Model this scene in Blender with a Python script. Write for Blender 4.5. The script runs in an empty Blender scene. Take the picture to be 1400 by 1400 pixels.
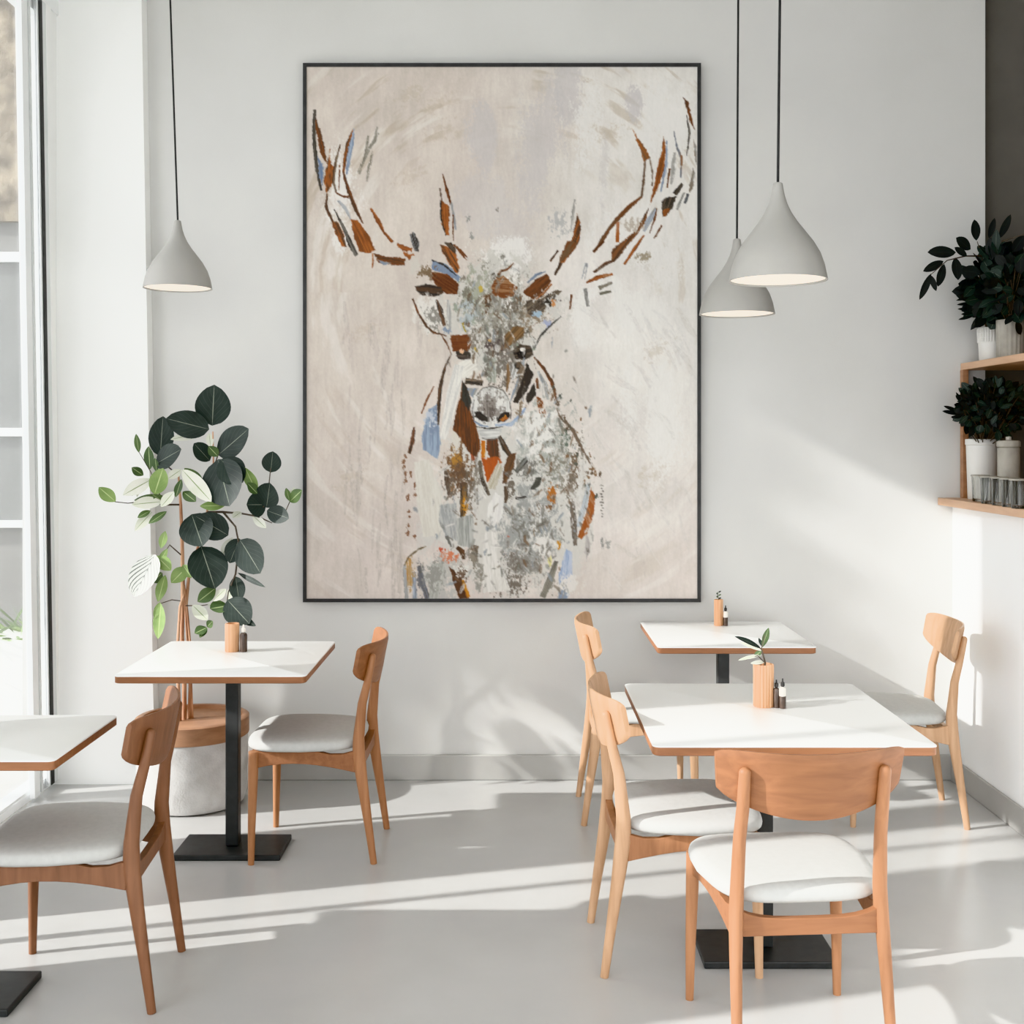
import bpy, math, random
import numpy as np
from mathutils import Vector, Matrix

rnd = random.Random(7)
PI = math.pi
F, H, CX, HY = 1600.0, 1.6, 700.0, 600.0
scn = bpy.context.scene
COL = scn.collection


def at(px, py, Y):
    """the place in the room that lies at depth Y on the sight line through a photo point"""
    return Vector(((px - CX) * Y / F, Y, H + (HY - py) * Y / F))


def lin(c):
    out = []
    for v in c[:3]:
        v /= 255.0
        out.append(v / 12.92 if v <= 0.04045 else ((v + 0.055) / 1.055) ** 2.4)
    # the view transform takes a little off every channel; give it back so dark paints keep their hue
    m = min(out)
    add = (math.sqrt(m / 6.25) - m) if m < 0.04 else 0.04
    return tuple(min(v + add * 0.8, 0.97) for v in out) + (1.0,)


# ------------------------------------------------------------------ materials
def new_mat(name):
    m = bpy.data.materials.new(name)
    m.use_nodes = True
    nt = m.node_tree
    return m, nt, nt.nodes, nt.links, nt.nodes['Principled BSDF']


def noise_mat(name, c1, c2, scale=6.0, rough=0.6, bump=0.0, bscale=60.0, stretch=(1, 1, 1), detail=6, lo=0.35, hi=0.65, metal=0.0, spec=0.5):
    m, nt, N, L, b = new_mat(name)
    tc = N.new('ShaderNodeTexCoord')
    mp = N.new('ShaderNodeMapping')
    mp.inputs['Scale'].default_value = stretch
    L.new(tc.outputs['Object'], mp.inputs['Vector'])
    n = N.new('ShaderNodeTexNoise')
    n.inputs['Scale'].default_value = scale
    n.inputs['Detail'].default_value = detail
    L.new(mp.outputs[0], n.inputs['Vector'])
    r = N.new('ShaderNodeValToRGB')
    r.color_ramp.elements[0].position = lo
    r.color_ramp.elements[0].color = lin(c1)
    r.color_ramp.elements[1].position = hi
    r.color_ramp.elements[1].color = lin(c2)
    L.new(n.outputs['Fac'], r.inputs['Fac'])
    L.new(r.outputs['Color'], b.inputs['Base Color'])
    b.inputs['Roughness'].default_value = rough
    b.inputs['Metallic'].default_value = metal
    b.inputs['Specular IOR Level'].default_value = spec
    if bump:
        n2 = N.new('ShaderNodeTexNoise')
        n2.inputs['Scale'].default_value = bscale
        n2.inputs['Detail'].default_value = 4
        L.new(tc.outputs['Object'], n2.inputs['Vector'])
        bp = N.new('ShaderNodeBump')
        bp.inputs['Strength'].default_value = bump
        bp.inputs['Distance'].default_value = 0.01
        L.new(n2.outputs['Fac'], bp.inputs['Height'])
        L.new(bp.outputs[0], b.inputs['Normal'])
    return m


def wood_mat(name, c1, c2, rough=0.45, stretch=(14, 14, 1.4)):
    m, nt, N, L, b = new_mat(name)
    tc = N.new('ShaderNodeTexCoord')
    mp = N.new('ShaderNodeMapping')
    mp.inputs['Scale'].default_value = stretch
    L.new(tc.outputs['Object'], mp.inputs['Vector'])
    n = N.new('ShaderNodeTexNoise')
    n.inputs['Scale'].default_value = 3.0
    n.inputs['Detail'].default_value = 8
    n.inputs['Distortion'].default_value = 0.6
    L.new(mp.outputs[0], n.inputs['Vector'])
    r = N.new('ShaderNodeValToRGB')
    r.color_ramp.elements[0].position = 0.3
    r.color_ramp.elements[0].color = lin(c1)
    r.color_ramp.elements[1].position = 0.72
    r.color_ramp.elements[1].color = lin(c2)
    L.new(n.outputs['Fac'], r.inputs['Fac'])
    L.new(r.outputs[0], b.inputs['Base Color'])
    b.inputs['Roughness'].default_value = rough
    b.inputs['Specular IOR Level'].default_value = 0.35
    return m


def leaf_mat(name, c_blade, c_blade2, c_vein, vein=0.03, stripes=False, rough=0.35):
    m, nt, N, L, b = new_mat(name)
    uv = N.new('ShaderNodeUVMap')
    uv.uv_map = 'leaf'
    sp = N.new('ShaderNodeSeparateXYZ')
    L.new(uv.outputs[0], sp.inputs[0])
    a = N.new('ShaderNodeMath'); a.operation = 'SUBTRACT'; a.inputs[1].default_value = 0.5
    L.new(sp.outputs['X'], a.inputs[0])
    ab = N.new('ShaderNodeMath'); ab.operation = 'ABSOLUTE'
    L.new(a.outputs[0], ab.inputs[0])
    lt = N.new('ShaderNodeMath'); lt.operation = 'LESS_THAN'; lt.inputs[1].default_value = vein
    L.new(ab.outputs[0], lt.inputs[0])
    # side veins run forward from the midrib
    k = N.new('ShaderNodeMath'); k.operation = 'MULTIPLY_ADD'
    k.inputs[1].default_value = -1.1
    L.new(ab.outputs[0], k.inputs[0]); L.new(sp.outputs['Y'], k.inputs[2])
    k2 = N.new('ShaderNodeMath'); k2.operation = 'MULTIPLY'; k2.inputs[1].default_value = 6.5 if stripes else 6.0
    L.new(k.outputs[0], k2.inputs[0])
    fr = N.new('ShaderNodeMath'); fr.operation = 'FRACT'
    L.new(k2.outputs[0], fr.inputs[0])
    l2 = N.new('ShaderNodeMath'); l2.operation = 'LESS_THAN'; l2.inputs[1].default_value = 0.42 if stripes else 0.05
    L.new(fr.outputs[0], l2.inputs[0])
    w = N.new('ShaderNodeMath'); w.operation = 'MULTIPLY'; w.inputs[1].default_value = 0.85 if stripes else 0.22
    L.new(l2.outputs[0], w.inputs[0])
    mx = N.new('ShaderNodeMath'); mx.operation = 'MAXIMUM'
    L.new(lt.outputs[0], mx.inputs[0]); L.new(w.outputs[0], mx.inputs[1])
    tc = N.new('ShaderNodeTexCoord')
    n = N.new('ShaderNodeTexNoise'); n.inputs['Scale'].default_value = 14
    L.new(tc.outputs['Object'], n.inputs['Vector'])
    r = N.new('ShaderNodeValToRGB')
    r.color_ramp.elements[0].position = 0.35; r.color_ramp.elements[0].color = lin(c_blade)
    r.color_ramp.elements[1].position = 0.7; r.color_ramp.elements[1].color = lin(c_blade2)
    L.new(n.outputs['Fac'], r.inputs['Fac'])
    mix = N.new('ShaderNodeMix'); mix.data_type = 'RGBA'
    L.new(mx.outputs[0], mix.inputs['Factor'])
    L.new(r.outputs[0], mix.inputs['A'])
    mix.inputs['B'].default_value = lin(c_vein)
    L.new(mix.outputs['Result'], b.inputs['Base Color'])
    b.inputs['Roughness'].default_value = rough
    b.inputs['Specular IOR Level'].default_value = 0.3
    return m


def pane_mat(name, tint=(250, 253, 252), refl=0.06):
    m, nt, N, L, b = new_mat(name)
    N.remove(b)
    out = N['Material Output']
    t = N.new('ShaderNodeBsdfTransparent'); t.inputs[0].default_value = lin(tint)
    g = N.new('ShaderNodeBsdfGlossy'); g.inputs['Roughness'].default_value = 0.02
    lw = N.new('ShaderNodeLayerWeight'); lw.inputs[0].default_value = 0.25
    mu = N.new('ShaderNodeMath'); mu.operation = 'MULTIPLY_ADD'; mu.inputs[1].default_value = 0.25; mu.inputs[2].default_value = refl
    L.new(lw.outputs['Fresnel'], mu.inputs[0])
    mx = N.new('ShaderNodeMixShader')
    L.new(mu.outputs[0], mx.inputs[0]); L.new(t.outputs[0], mx.inputs[1]); L.new(g.outputs[0], mx.inputs[2])
    L.new(mx.outputs[0], out.inputs['Surface'])
    return m


M = {}
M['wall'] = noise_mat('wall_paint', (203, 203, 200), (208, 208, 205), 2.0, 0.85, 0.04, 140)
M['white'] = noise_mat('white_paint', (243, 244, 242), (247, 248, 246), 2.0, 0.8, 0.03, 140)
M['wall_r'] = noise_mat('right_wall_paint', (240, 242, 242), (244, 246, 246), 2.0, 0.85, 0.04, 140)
M['dark_wall'] = noise_mat('dark_niche_paint', (92, 89, 83), (101, 98, 91), 3.0, 0.85)
M['ceiling'] = noise_mat('ceiling_paint', (236, 236, 232), (241, 241, 237), 2.0, 0.9)
M['base'] = noise_mat('baseboard_paint', (166, 165, 161), (173, 172, 168), 3.0, 0.6)
M['frame_white'] = noise_mat('window_frame_paint', (232, 235, 235), (238, 240, 240), 4, 0.45)
M['frame_grey'] = noise_mat('window_frame_grey', (214, 218, 218), (221, 224, 224), 4, 0.45)
M['gasket'] = noise_mat('black_rubber', (26, 27, 27), (36, 36, 36), 8, 0.6)
M['pane'] = pane_mat('window_glass')
M['wood'] = wood_mat('beech_wood', (146, 98, 62), (174, 123, 84))
M['wood_pale'] = wood_mat('sun_bleached_beech', (182, 142, 106), (206, 168, 134))  # same beech with sunlight put into its colour
M['wood_dark'] = wood_mat('dark_beech', (112, 72, 44), (136, 91, 60))  # same beech with shade put into its colour, for the front-left chair
M['wood_h'] = wood_mat('beech_wood_flat', (128, 82, 48), (152, 101, 63), stretch=(1.6, 14, 14))
M['wood_y'] = wood_mat('oak_shelf_wood', (192, 154, 122), (210, 174, 144), stretch=(12, 1.2, 12))
M['cup'] = wood_mat('cup_wood', (176, 122, 82), (226, 182, 142), stretch=(30, 30, 1.0))
M['fabric'] = noise_mat('seat_fabric', (188, 189, 186), (193, 194, 191), 60, 0.9, 0.03, 500, spec=0.2)
M['laminate'] = noise_mat('white_laminate', (238, 239, 237), (242, 243, 241), 3, 0.35)
M['black_metal'] = noise_mat('black_powder_coat', (29, 32, 32), (37, 40, 40), 30, 0.42, 0.03, 300)
M['shade'] = noise_mat('lamp_shade_enamel', (156, 155, 150), (163, 161, 156), 3, 0.55, 0.02, 200)
M['cord'] = noise_mat('lamp_cord', (18, 18, 18), (26, 26, 26), 40, 0.7)
M['art_frame'] = noise_mat('black_art_frame', (24, 25, 26), (34, 35, 36), 20, 0.45)
M['concrete'] = noise_mat('planter_concrete', (182, 180, 176), (208, 207, 204), 9, 0.85, 0.25, 120)
M['band'] = wood_mat('planter_band', (150, 110, 82), (176, 134, 102), stretch=(3, 3, 12))
M['soil'] = noise_mat('soil', (74, 58, 46), (120, 98, 80), 40, 0.95, 0.6, 60)
M['trunk'] = noise_mat('plant_stem', (150, 100, 70), (206, 164, 132), 30, 0.8, 0.2, 80, (1, 1, 0.2))
M['twig'] = noise_mat('dark_twig', (58, 50, 40), (86, 74, 58), 30, 0.8)
M['leaf_dark'] = leaf_mat('leaf_dark', (22, 36, 30), (33, 48, 41), (120, 128, 112), 0.012, rough=0.48)
M['leaf_black'] = leaf_mat('leaf_deep', (13, 17, 16), (21, 27, 25), (44, 50, 44), 0.012, rough=0.6)
M['leaf_mid'] = leaf_mat('leaf_mid', (58, 82, 42), (82, 106, 56), (160, 176, 126), 0.03)
M['leaf_light'] = leaf_mat('leaf_light', (112, 138, 76), (136, 160, 96), (180, 194, 140), 0.03)
M['leaf_pale'] = leaf_mat('leaf_pale', (214, 214, 204), (200, 204, 186), (128, 146, 96), 0.03)
M['leaf_stripe'] = leaf_mat('leaf_striped', (186, 188, 182), (196, 198, 192), (38, 46, 34), 0.012, True)
M['ceramic'] = noise_mat('white_ceramic', (214, 213, 208), (224, 223, 218), 5, 0.5)
M['ceramic_g'] = noise_mat('grey_ceramic', (150, 146, 136), (172, 168, 158), 12, 0.7, 0.1, 90)
M['bottle_dark'] = noise_mat('dark_glass', (58, 44, 36), (84, 66, 54), 20, 0.15)
M['cap_black'] = noise_mat('black_cap', (24, 23, 22), (34, 33, 32), 20, 0.4)
M['label_white'] = noise_mat('white_shaker', (232, 228, 218), (240, 236, 228), 10, 0.4)
M['stone'] = noise_mat('beige_stone', (74, 65, 52), (150, 139, 120), 7, 0.9, 0.9, 18, lo=0.3, hi=0.7)
M['pale_render'] = noise_mat('pale_render', (112, 112, 109), (119, 119, 116), 3, 0.9)
M['shop_glass'] = noise_mat('shop_front_glass', (100, 102, 100), (108, 110, 108), 2, 0.2)
M['paving'] = noise_mat('paving', (176, 176, 173), (190, 190, 187), 2, 0.9)


def floor_mat():
    m, nt, N, L, b = new_mat('polished_concrete')
    tc = N.new('ShaderNodeTexCoord')
    n = N.new('ShaderNodeTexNoise'); n.inputs['Scale'].default_value = 1.1; n.inputs['Detail'].default_value = 5
    n.inputs['Roughness'].default_value = 0.55
    L.new(tc.outputs['Object'], n.inputs['Vector'])
    r = N.new('ShaderNodeValToRGB')
    r.color_ramp.elements[0].position = 0.3; r.color_ramp.elements[0].color = lin((174, 174, 172))
    r.color_ramp.elements[1].position = 0.7; r.color_ramp.elements[1].color = lin((186, 186, 184))
    L.new(n.outputs['Fac'], r.inputs['Fac'])
    L.new(r.outputs[0], b.inputs['Base Color'])
    n2 = N.new('ShaderNodeTexNoise'); n2.inputs['Scale'].default_value = 3.5; n2.inputs['Detail'].default_value = 5
    L.new(tc.outputs['Object'], n2.inputs['Vector'])
    mr = N.new('ShaderNodeMapRange'); mr.inputs['To Min'].default_value = 0.20; mr.inputs['To Max'].default_value = 0.30
    L.new(n2.outputs['Fac'], mr.inputs['Value'])
    L.new(mr.outputs[0], b.inputs['Roughness'])
    b.inputs['Specular IOR Level'].default_value = 0.4
    return m


M['floor'] = floor_mat()


def glass_mat():
    m, nt, N, L, b = new_mat('drinking_glass')
    b.inputs['Base Color'].default_value = (0.86, 0.87, 0.85, 1)
    b.inputs['Transmission Weight'].default_value = 1.0
    b.inputs['Roughness'].default_value = 0.03
    b.inputs['IOR'].default_value = 1.45
    return m


M['glass'] = glass_mat()


def glow_mat():
    m, nt, N, L, b = new_mat('lamp_diffuser')
    b.inputs['Base Color'].default_value = lin((250, 240, 230))
    b.inputs['Roughness'].default_value = 0.5
    b.inputs['Emission Color'].default_value = lin((255, 236, 220))
    b.inputs['Emission Strength'].default_value = 0.42
    return m


M['glow'] = glow_mat()


# ------------------------------------------------------------------ mesh building
class MB:
    def __init__(self):
        self.v, self.f, self.mi, self.uv = [], [], [], []

    def add(self, vs, fs, mi=0, uvs=None):
        o = len(self.v)
        self.v += [tuple(p) for p in vs]
        self.f += [tuple(i + o for i in f) for f in fs]
        self.mi += [mi] * len(fs)
        self.uv += uvs if uvs else [(0, 0)] * len(vs)
        return self

    def box(self, x0, x1, y0, y1, z0, z1, mi=0):
        vs = [(x0, y0, z0), (x1, y0, z0), (x1, y1, z0), (x0, y1, z0), (x0, y0, z1), (x1, y0, z1), (x1, y1, z1), (x0, y1, z1)]
        fs = [(0, 3, 2, 1), (4, 5, 6, 7), (0, 1, 5, 4), (1, 2, 6, 5), (2, 3, 7, 6), (3, 0, 4, 7)]
        return self.add(vs, fs, mi)

    def hexa(self, b4, t4, mi=0):
        """a box between a bottom and a top quad (same winding, seen from above counter-clockwise)"""
        fs = [(0, 3, 2, 1), (4, 5, 6, 7), (0, 1, 5, 4), (1, 2, 6, 5), (2, 3, 7, 6), (3, 0, 4, 7)]
        return self.add(list(b4) + list(t4), fs, mi)

    def loft(self, pts, rad, n=12, mi=0, ref=(0, 1, 0), round_end=False):
        """a tapering bar: rad entries are r or (r_side, r_ref)"""
        pts = [Vector(p) for p in pts]
        rad = [(r, r) if not isinstance(r, (tuple, list)) else r for r in rad]
        if round_end:
            d = (pts[-1] - pts[-2]).normalized()
            base, rr = pts[-1], rad[-1]
            for a in (30, 55, 75, 88):
                a = math.radians(a)
                pts.append(base + d * math.sin(a) * min(rr))
                rad.append((rr[0] * math.cos(a), rr[1] * math.cos(a)))
        vs, fs = [], []
        for i, p in enumerate(pts):
            t = (pts[min(i + 1, len(pts) - 1)] - pts[max(i - 1, 0)]).normalized()
            rv = Vector(ref)
            if abs(t.dot(rv)) > 0.95:
                rv = Vector((1, 0, 0))
            s = t.cross(rv).normalized()
            u = s.cross(t).normalized()
            for k in range(n):
                a = 2 * PI * k / n
                vs.append(p + s * math.cos(a) * rad[i][0] + u * math.sin(a) * rad[i][1])
        for i in range(len(pts) - 1):
            for k in range(n):
                a, b = i * n + k, i * n + (k + 1) % n
                fs.append((a, b, b + n, a + n))
        fs.append(tuple(range(n - 1, -1, -1)))
        fs.append(tuple(range((len(pts) - 1) * n, len(pts) * n)))
        return self.add(vs, fs, mi)

    def lathe(self, prof, n=40, c=(0, 0, 0), mi=0, flute=0.0, nf=0):
        vs, fs = [], []
        for (r, z) in prof:
            for k in range(n):
                a = 2 * PI * k / n
                rr = r * (1 - flute * (0.5 + 0.5 * math.cos(nf * a))) if nf else r
                vs.append((c[0] + rr * math.cos(a), c[1] + rr * math.sin(a), c[2] + z))
        m = len(prof)
        for i in range(m - 1):
            for k in range(n):
                a, b = i * n + k, i * n + (k + 1) % n
                fs.append((a, b, b + n, a + n))
        if prof[0][0] > 1e-6:
            fs.append(tuple(range(n - 1, -1, -1)))
        if prof[-1][0] > 1e-6:
            fs.append(tuple(range((m - 1) * n, m * n)))
        return self.add(vs, fs, mi)

    def rings(self, rings, mi=0, cap=True):
        n = len(rings[0])
        vs = [p for r in rings for p in r]
        fs = []
        for i in range(len(rings) - 1):
            for k in range(n):
                a, b = i * n + k, i * n + (k + 1) % n
                fs.append((a, b, b + n, a + n))
        if cap:
            fs.append(tuple(range(n - 1, -1, -1)))
            fs.append(tuple(range((len(rings) - 1) * n, len(rings) * n)))
        return self.add(vs, fs, mi)

    def leaf(self, base, tip, width, mi=0, roll=0.0, droop=0.06, fold=0.12, fat=0.5, face=(0, -1, 0.25), ns=9, point=0.75):
        """a leaf blade from base to tip; face is the way its upper side looks"""
        base, tip = Vector(base), Vector(tip)
        d = tip - base
        ln = d.length
        t = d.normalized()
        fv = Vector(face).normalized()
        s = t.cross(fv)
        if s.length < 1e-3:
            s = t.cross(Vector((1, 0, 0)))
        s.normalize()
        s = Matrix.Rotation(roll, 3, t) @ s
        nrm = s.cross(t).normalized()
        vs, fs, uvs = [], [], []
        na = 5
        for i in range(ns):
            v = i / (ns - 1)
            x = v ** (math.log(0.5) / math.log(fat)) if 0 < v < 1 else v
            w = (max(math.sin(PI * x), 0) ** point) * width / 2
            w = max(w, width * 0.004)
            for j in range(na):
                u = j / (na - 1)
                q = (u - 0.5) * 2
                p = base + d * v + s * (q * w) + nrm * (fold * w * (abs(q) - 0.4) - droop * ln * (v * v * 1.0 - 0.0) * 1.0 + droop * ln * v)
                vs.append(p)
                uvs.append((u, v))
        for i in range(ns - 1):
            for j in range(na - 1):
                a = i * na + j
                fs.append((a, a + 1, a + na + 1, a + na))
        return self.add(vs, fs, mi, uvs)

    def build(self, name, mats, parent=None, smooth=35, loc=None, uv=False, bevel=0.0):
        me = bpy.data.meshes.new(name)
        me.from_pydata(self.v, [], self.f)
        if not isinstance(mats, (list, tuple)):
            mats = [mats]
        for m in mats:
            me.materials.append(M[m] if isinstance(m, str) else m)
        me.polygons.foreach_set('material_index', self.mi)
        if uv:
            ul = me.uv_layers.new(name='leaf')
            idx = np.zeros(len(me.loops), dtype=np.int32)
            me.loops.foreach_get('vertex_index', idx)
            ul.data.foreach_set('uv', np.array(self.uv, dtype=np.float32)[idx].ravel())
        me.update()
        if smooth is not None:
            me.polygons.foreach_set('use_smooth', [True] * len(me.polygons))
            if smooth < 180:
                me.set_sharp_from_angle(angle=math.radians(smooth))
        o = bpy.data.objects.new(name, me)
        COL.objects.link(o)
        if parent:
            o.parent = parent
        if loc:
            o.location = loc
        if bevel:
            bm = o.modifiers.new('bevel', 'BEVEL')
            bm.width = bevel
            bm.segments = 2
            bm.limit_method = 'ANGLE'
        return o


def tag(o, label, cat, group=None, kind=None):
    o['label'] = label
    o['category'] = cat
    if group:
        o['group'] = group
    if kind:
        o['kind'] = kind
    return o


def struct(o):
    o['kind'] = 'structure'
    return o


def thing(name, label, cat, loc=(0, 0, 0), rz=0.0, group=None):
    o = bpy.data.objects.new(name, None)
    COL.objects.link(o)
    o.empty_display_size = 0.1
    o.location = loc
    o.rotation_euler = (0, 0, rz)
    return tag(o, label, cat, group)


def dup(root, loc, rz, label, group=None):
    r = root.copy()
    COL.objects.link(r)
    r.location = loc
    r.rotation_euler = (0, 0, rz)
    r['label'] = label
    if group:
        r['group'] = group
    for ch in list(root.children):
        c = ch.copy()
        COL.objects.link(c)
        c.parent = r
        for g in list(ch.children):
            d = g.copy()
            COL.objects.link(d)
            d.parent = c
    return r


# ------------------------------------------------------------------ camera and light
cam = bpy.data.cameras.new('camera')
cam.sensor_width = 36
cam.sensor_fit = 'HORIZONTAL'
cam.lens = F / 1400.0 * 36
cam.shift_y = -(700 - HY) / 1400.0
cam.clip_start = 0.05
co = bpy.data.objects.new('camera', cam)
COL.objects.link(co)
co.location = (0, 0, H)
co.rotation_euler = (PI / 2, 0, 0)
scn.camera = co

SUN = Vector((0.787, 0.212, -0.42)).normalized()
sl = bpy.data.lights.new('sun', 'SUN')
sl.energy = 6.0
sl.angle = math.radians(0.9)
sl.color = (1.0, 0.985, 0.965)
so = bpy.data.objects.new('sun', sl)
COL.objects.link(so)
so.location = (-6, -1, 6)
so.rotation_euler = SUN.to_track_quat('-Z', 'Y').to_euler()

w = bpy.data.worlds.new('world')
scn.world = w
w.use_nodes = True
bg = w.node_tree.nodes['Background']
bg.inputs['Color'].default_value = (0.965, 0.975, 1.0, 1)
wn, wl = w.node_tree.nodes, w.node_tree.links
wtc = wn.new('ShaderNodeTexCoord')
wdot = wn.new('ShaderNodeVectorMath'); wdot.operation = 'DOT_PRODUCT'
wdot.inputs[1].default_value = Vector((-0.86, -0.22, 0.42)).normalized()
wl.new(wtc.outputs['Generated'], wdot.inputs[0])
wmr = wn.new('ShaderNodeMapRange')          # hazy sky, brighter on the sun's side
wmr.interpolation_type = 'SMOOTHSTEP'
wmr.inputs['From Min'].default_value = -0.1
wmr.inputs['From Max'].default_value = 1.0
wmr.inputs['To Min'].default_value = 1.25
wmr.inputs['To Max'].default_value = 3.3
wl.new(wdot.outputs['Value'], wmr.inputs['Value'])
wl.new(wmr.outputs[0], bg.inputs['Strength'])

scn.view_settings.view_transform = 'Khronos PBR Neutral'
scn.view_settings.look = 'None'
scn.view_settings.exposure = 0.36
scn.cycles.max_bounces = 8
scn.cycles.diffuse_bounces = 5
scn.cycles.transparent_max_bounces = 12
scn.cycles.sample_clamp_indirect = 6.0
scn.cycles.use_denoising = True

# ------------------------------------------------------------------ the room
XL, XR, YB, ZC = -2.10, 2.07, 5.5, 4.0
YF = -1.6
struct(MB().box(XL - 0.2, 2.8, YF, YB + 0.2, -0.1, 0.0).build('floor', 'floor', smooth=None))
struct(MB().box(XL - 0.2, 2.8, YF, YB + 0.2, ZC, ZC + 0.1).build('ceiling', 'ceiling', smooth=None))
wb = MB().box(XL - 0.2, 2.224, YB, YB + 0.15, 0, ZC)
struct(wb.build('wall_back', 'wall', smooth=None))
# right: a half-height wall that carries the shelf, with a dark painted recess above it
struct(MB().box(XR, 2.8, YF, YB, 0, 1.288).build('wall_right', 'wall_r', smooth=None))
nb = MB().box(2.224, 2.8, YB + 0.05, YB + 0.15, 1.288, ZC).box(2.62, 2.8, YF, YB + 0.05, 1.288, ZC)
struct(nb.build('wall_recess', 'dark_wall', smooth=None))
# left wall: piers, spandrel and head around openings, unseen ones placed to shape sunlight
LW = MB()
for (y0, y1, z0, z1) in ((YF, YF + .2, 0, ZC), (YF + .2, 5.5, 3.56, ZC), (2.55, 3.32, 0, 1.75), (3.32, 3.80, 2.3, 3.56),
                         (3.80, 4.0, 0, 3.56), (3.02, 3.32, 1.75, 3.56), (4.0, 4.42, 0, 1.0)):
    LW.box(XL - 0.14, XL, y0, y1, z0, z1)
struct(LW.build('wall_left', 'wall_r', smooth=None))
# white pilaster in the far left corner; its edge leans a little
tp = MB()
tp.hexa([(XL - 0.14, 5.42, 0), (-1.655, 5.42, 0), (-1.655, YB, 0), (XL - 0.14, YB, 0)],
        [(XL - 0.14, 5.42, ZC), (-1.722, 5.42, ZC), (-1.722, YB, ZC), (XL - 0.14, YB, ZC)])
struct(tp.build('trim_1', 'white', smooth=None))
struct(MB().box(-1.64, XR, YB - 0.018, YB, 0, 0.118).build('baseboard_back', 'base', smooth=None, bevel=0.004))
struct(MB().box(XR - 0.016, XR, YF, YB - 0.018, 0, 0.108).build('baseboard_right', 'base', smooth=None, bevel=0.004))


def lean(z):
    return 0.145 * (1 - z / 3.56)     # the old window post leans: farther along the wall at its foot


def window(n, y0, y1, z0, z1, bars=(), transoms=()):  # builds the unseen windows placed to shape the sunlight
    e = bpy.data.objects.new('window_%d' % n, None)
    COL.objects.link(e)
    struct(e)
    m = MB()
    t = 0.03
    for (a, b_, c, d) in ((y0, y1, z0, z0 + t), (y0, y1, z1 - t, z1), (y0, y0 + t, z0, z1), (y1 - t, y1, z0, z1)):
        m.box(XL - 0.10, XL - 0.03, a, b_, c, d)
    for yb in bars:
        m.box(XL - 0.09, XL - 0.04, yb - 0.014, yb + 0.014, z0, z1)
    for zt in transoms:
        m.box(XL - 0.09, XL - 0.04, y0, y1, zt - 0.014, zt + 0.014)
    m.build('window_frame', 'frame_white', e, smooth=None)
    g = MB().box(XL - 0.072, XL - 0.066, y0 + t, y1 - t, z0 + t, z1 - t)
    g.build('window_pane', 'pane', e, smooth=None)
    return e


# the tall window by the pilaster, with a narrow side light, with its leaning post
w1 = bpy.data.objects.new('window_1', None)
COL.objects.link(w1)
struct(w1)
m = MB()
m.box(XL - 0.10, XL - 0.03, 4.0, 4.03, 1.0, 3.56)
m.box(XL - 0.10, XL - 0.03, 4.0, 4.44, 1.0, 1.03)
m.box(XL - 0.10, XL - 0.03, 4.42, 4.45, 0.0, 1.0)
m.box(XL - 0.10, XL - 0.03, 4.42, 5.42, 0.0, 0.05)
m.box(XL - 0.10, XL - 0.03, 4.0, 5.42, 3.51, 3.56)


def post(ya, yb, x0, x1, mm, mi=0):
    la, lb = lean(0), lean(3.56)
    mm.hexa([(x0, ya + la, 0.02), (x1, ya + la, 0.02), (x1, yb + la, 0.02), (x0, yb + la, 0.02)],
            [(x0, ya + lb, 3.56), (x1, ya + lb, 3.56), (x1, yb + lb, 3.56), (x0, yb + lb, 3.56)], mi)


post(4.995, 5.055, XL - 0.018, XL + 0.004, m)
post(5.055, 5.09, XL - 0.018, XL - 0.012, m)
m.build('window_frame', 'frame_white', w1, smooth=None)
m2 = MB()
post(5.09, 5.11, XL - 0.018, XL - 0.004, m2)
post(5.18, 5.195, XL - 0.018, XL - 0.004, m2)
post(5.232, 5.275, XL - 0.018, XL - 0.002, m2)
m2.build('window_post', 'frame_grey', w1, smooth=None)
m3 = MB()
post(5.195, 5.232, XL - 0.018, XL - 0.001, m3)
m3.build('gasket', 'gasket', w1, smooth=None)
m4 = MB()
post(5.275, 5.33, XL - 0.14, XL, m4)
m4.hexa([(XL - 0.14, 5.3 + .145, 0), (XL - .01, 5.3 + .145, 0), (XL - .01, 5.45 + .0, 0), (XL - 0.14, 5.45, 0)],
        [(XL - 0.14, 5.3, 3.56), (XL - .01, 5.3, 3.56), (XL - .01, 5.45, 3.56), (XL - 0.14, 5.45, 3.56)])
m4.build('window_jamb', 'white', w1, smooth=None)
g = MB()
g.hexa([(XL - 0.014, 4.45, 0.05), (XL - 0.009, 4.45, 0.05), (XL - 0.009, 5.0 + .145, 0.05), (XL - 0.014, 5.0 + .145, 0.05)],
       [(XL - 0.014, 4.45, 3.51), (XL - 0.009, 4.45, 3.51), (XL - 0.009, 5.0, 3.51), (XL - 0.014, 5.0, 3.51)])
g.box(XL - 0.072, XL - 0.066, 4.03, 4.45, 1.03, 3.51)
post(5.11, 5.18, XL - 0.014, XL - 0.009, g)
g.build('window_pane', 'pane', w1, smooth=None)
window(2, 3.32, 3.80, 0.0, 2.3, bars=(3.58,))  # unseen, like the next two; sized for the sunlight they let in
window(3, 2.55, 3.02, 1.75, 3.56)
window(4, YF + .2, 2.55, 0.0, 3.56, bars=(2.1, 1.0, -.2))


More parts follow.
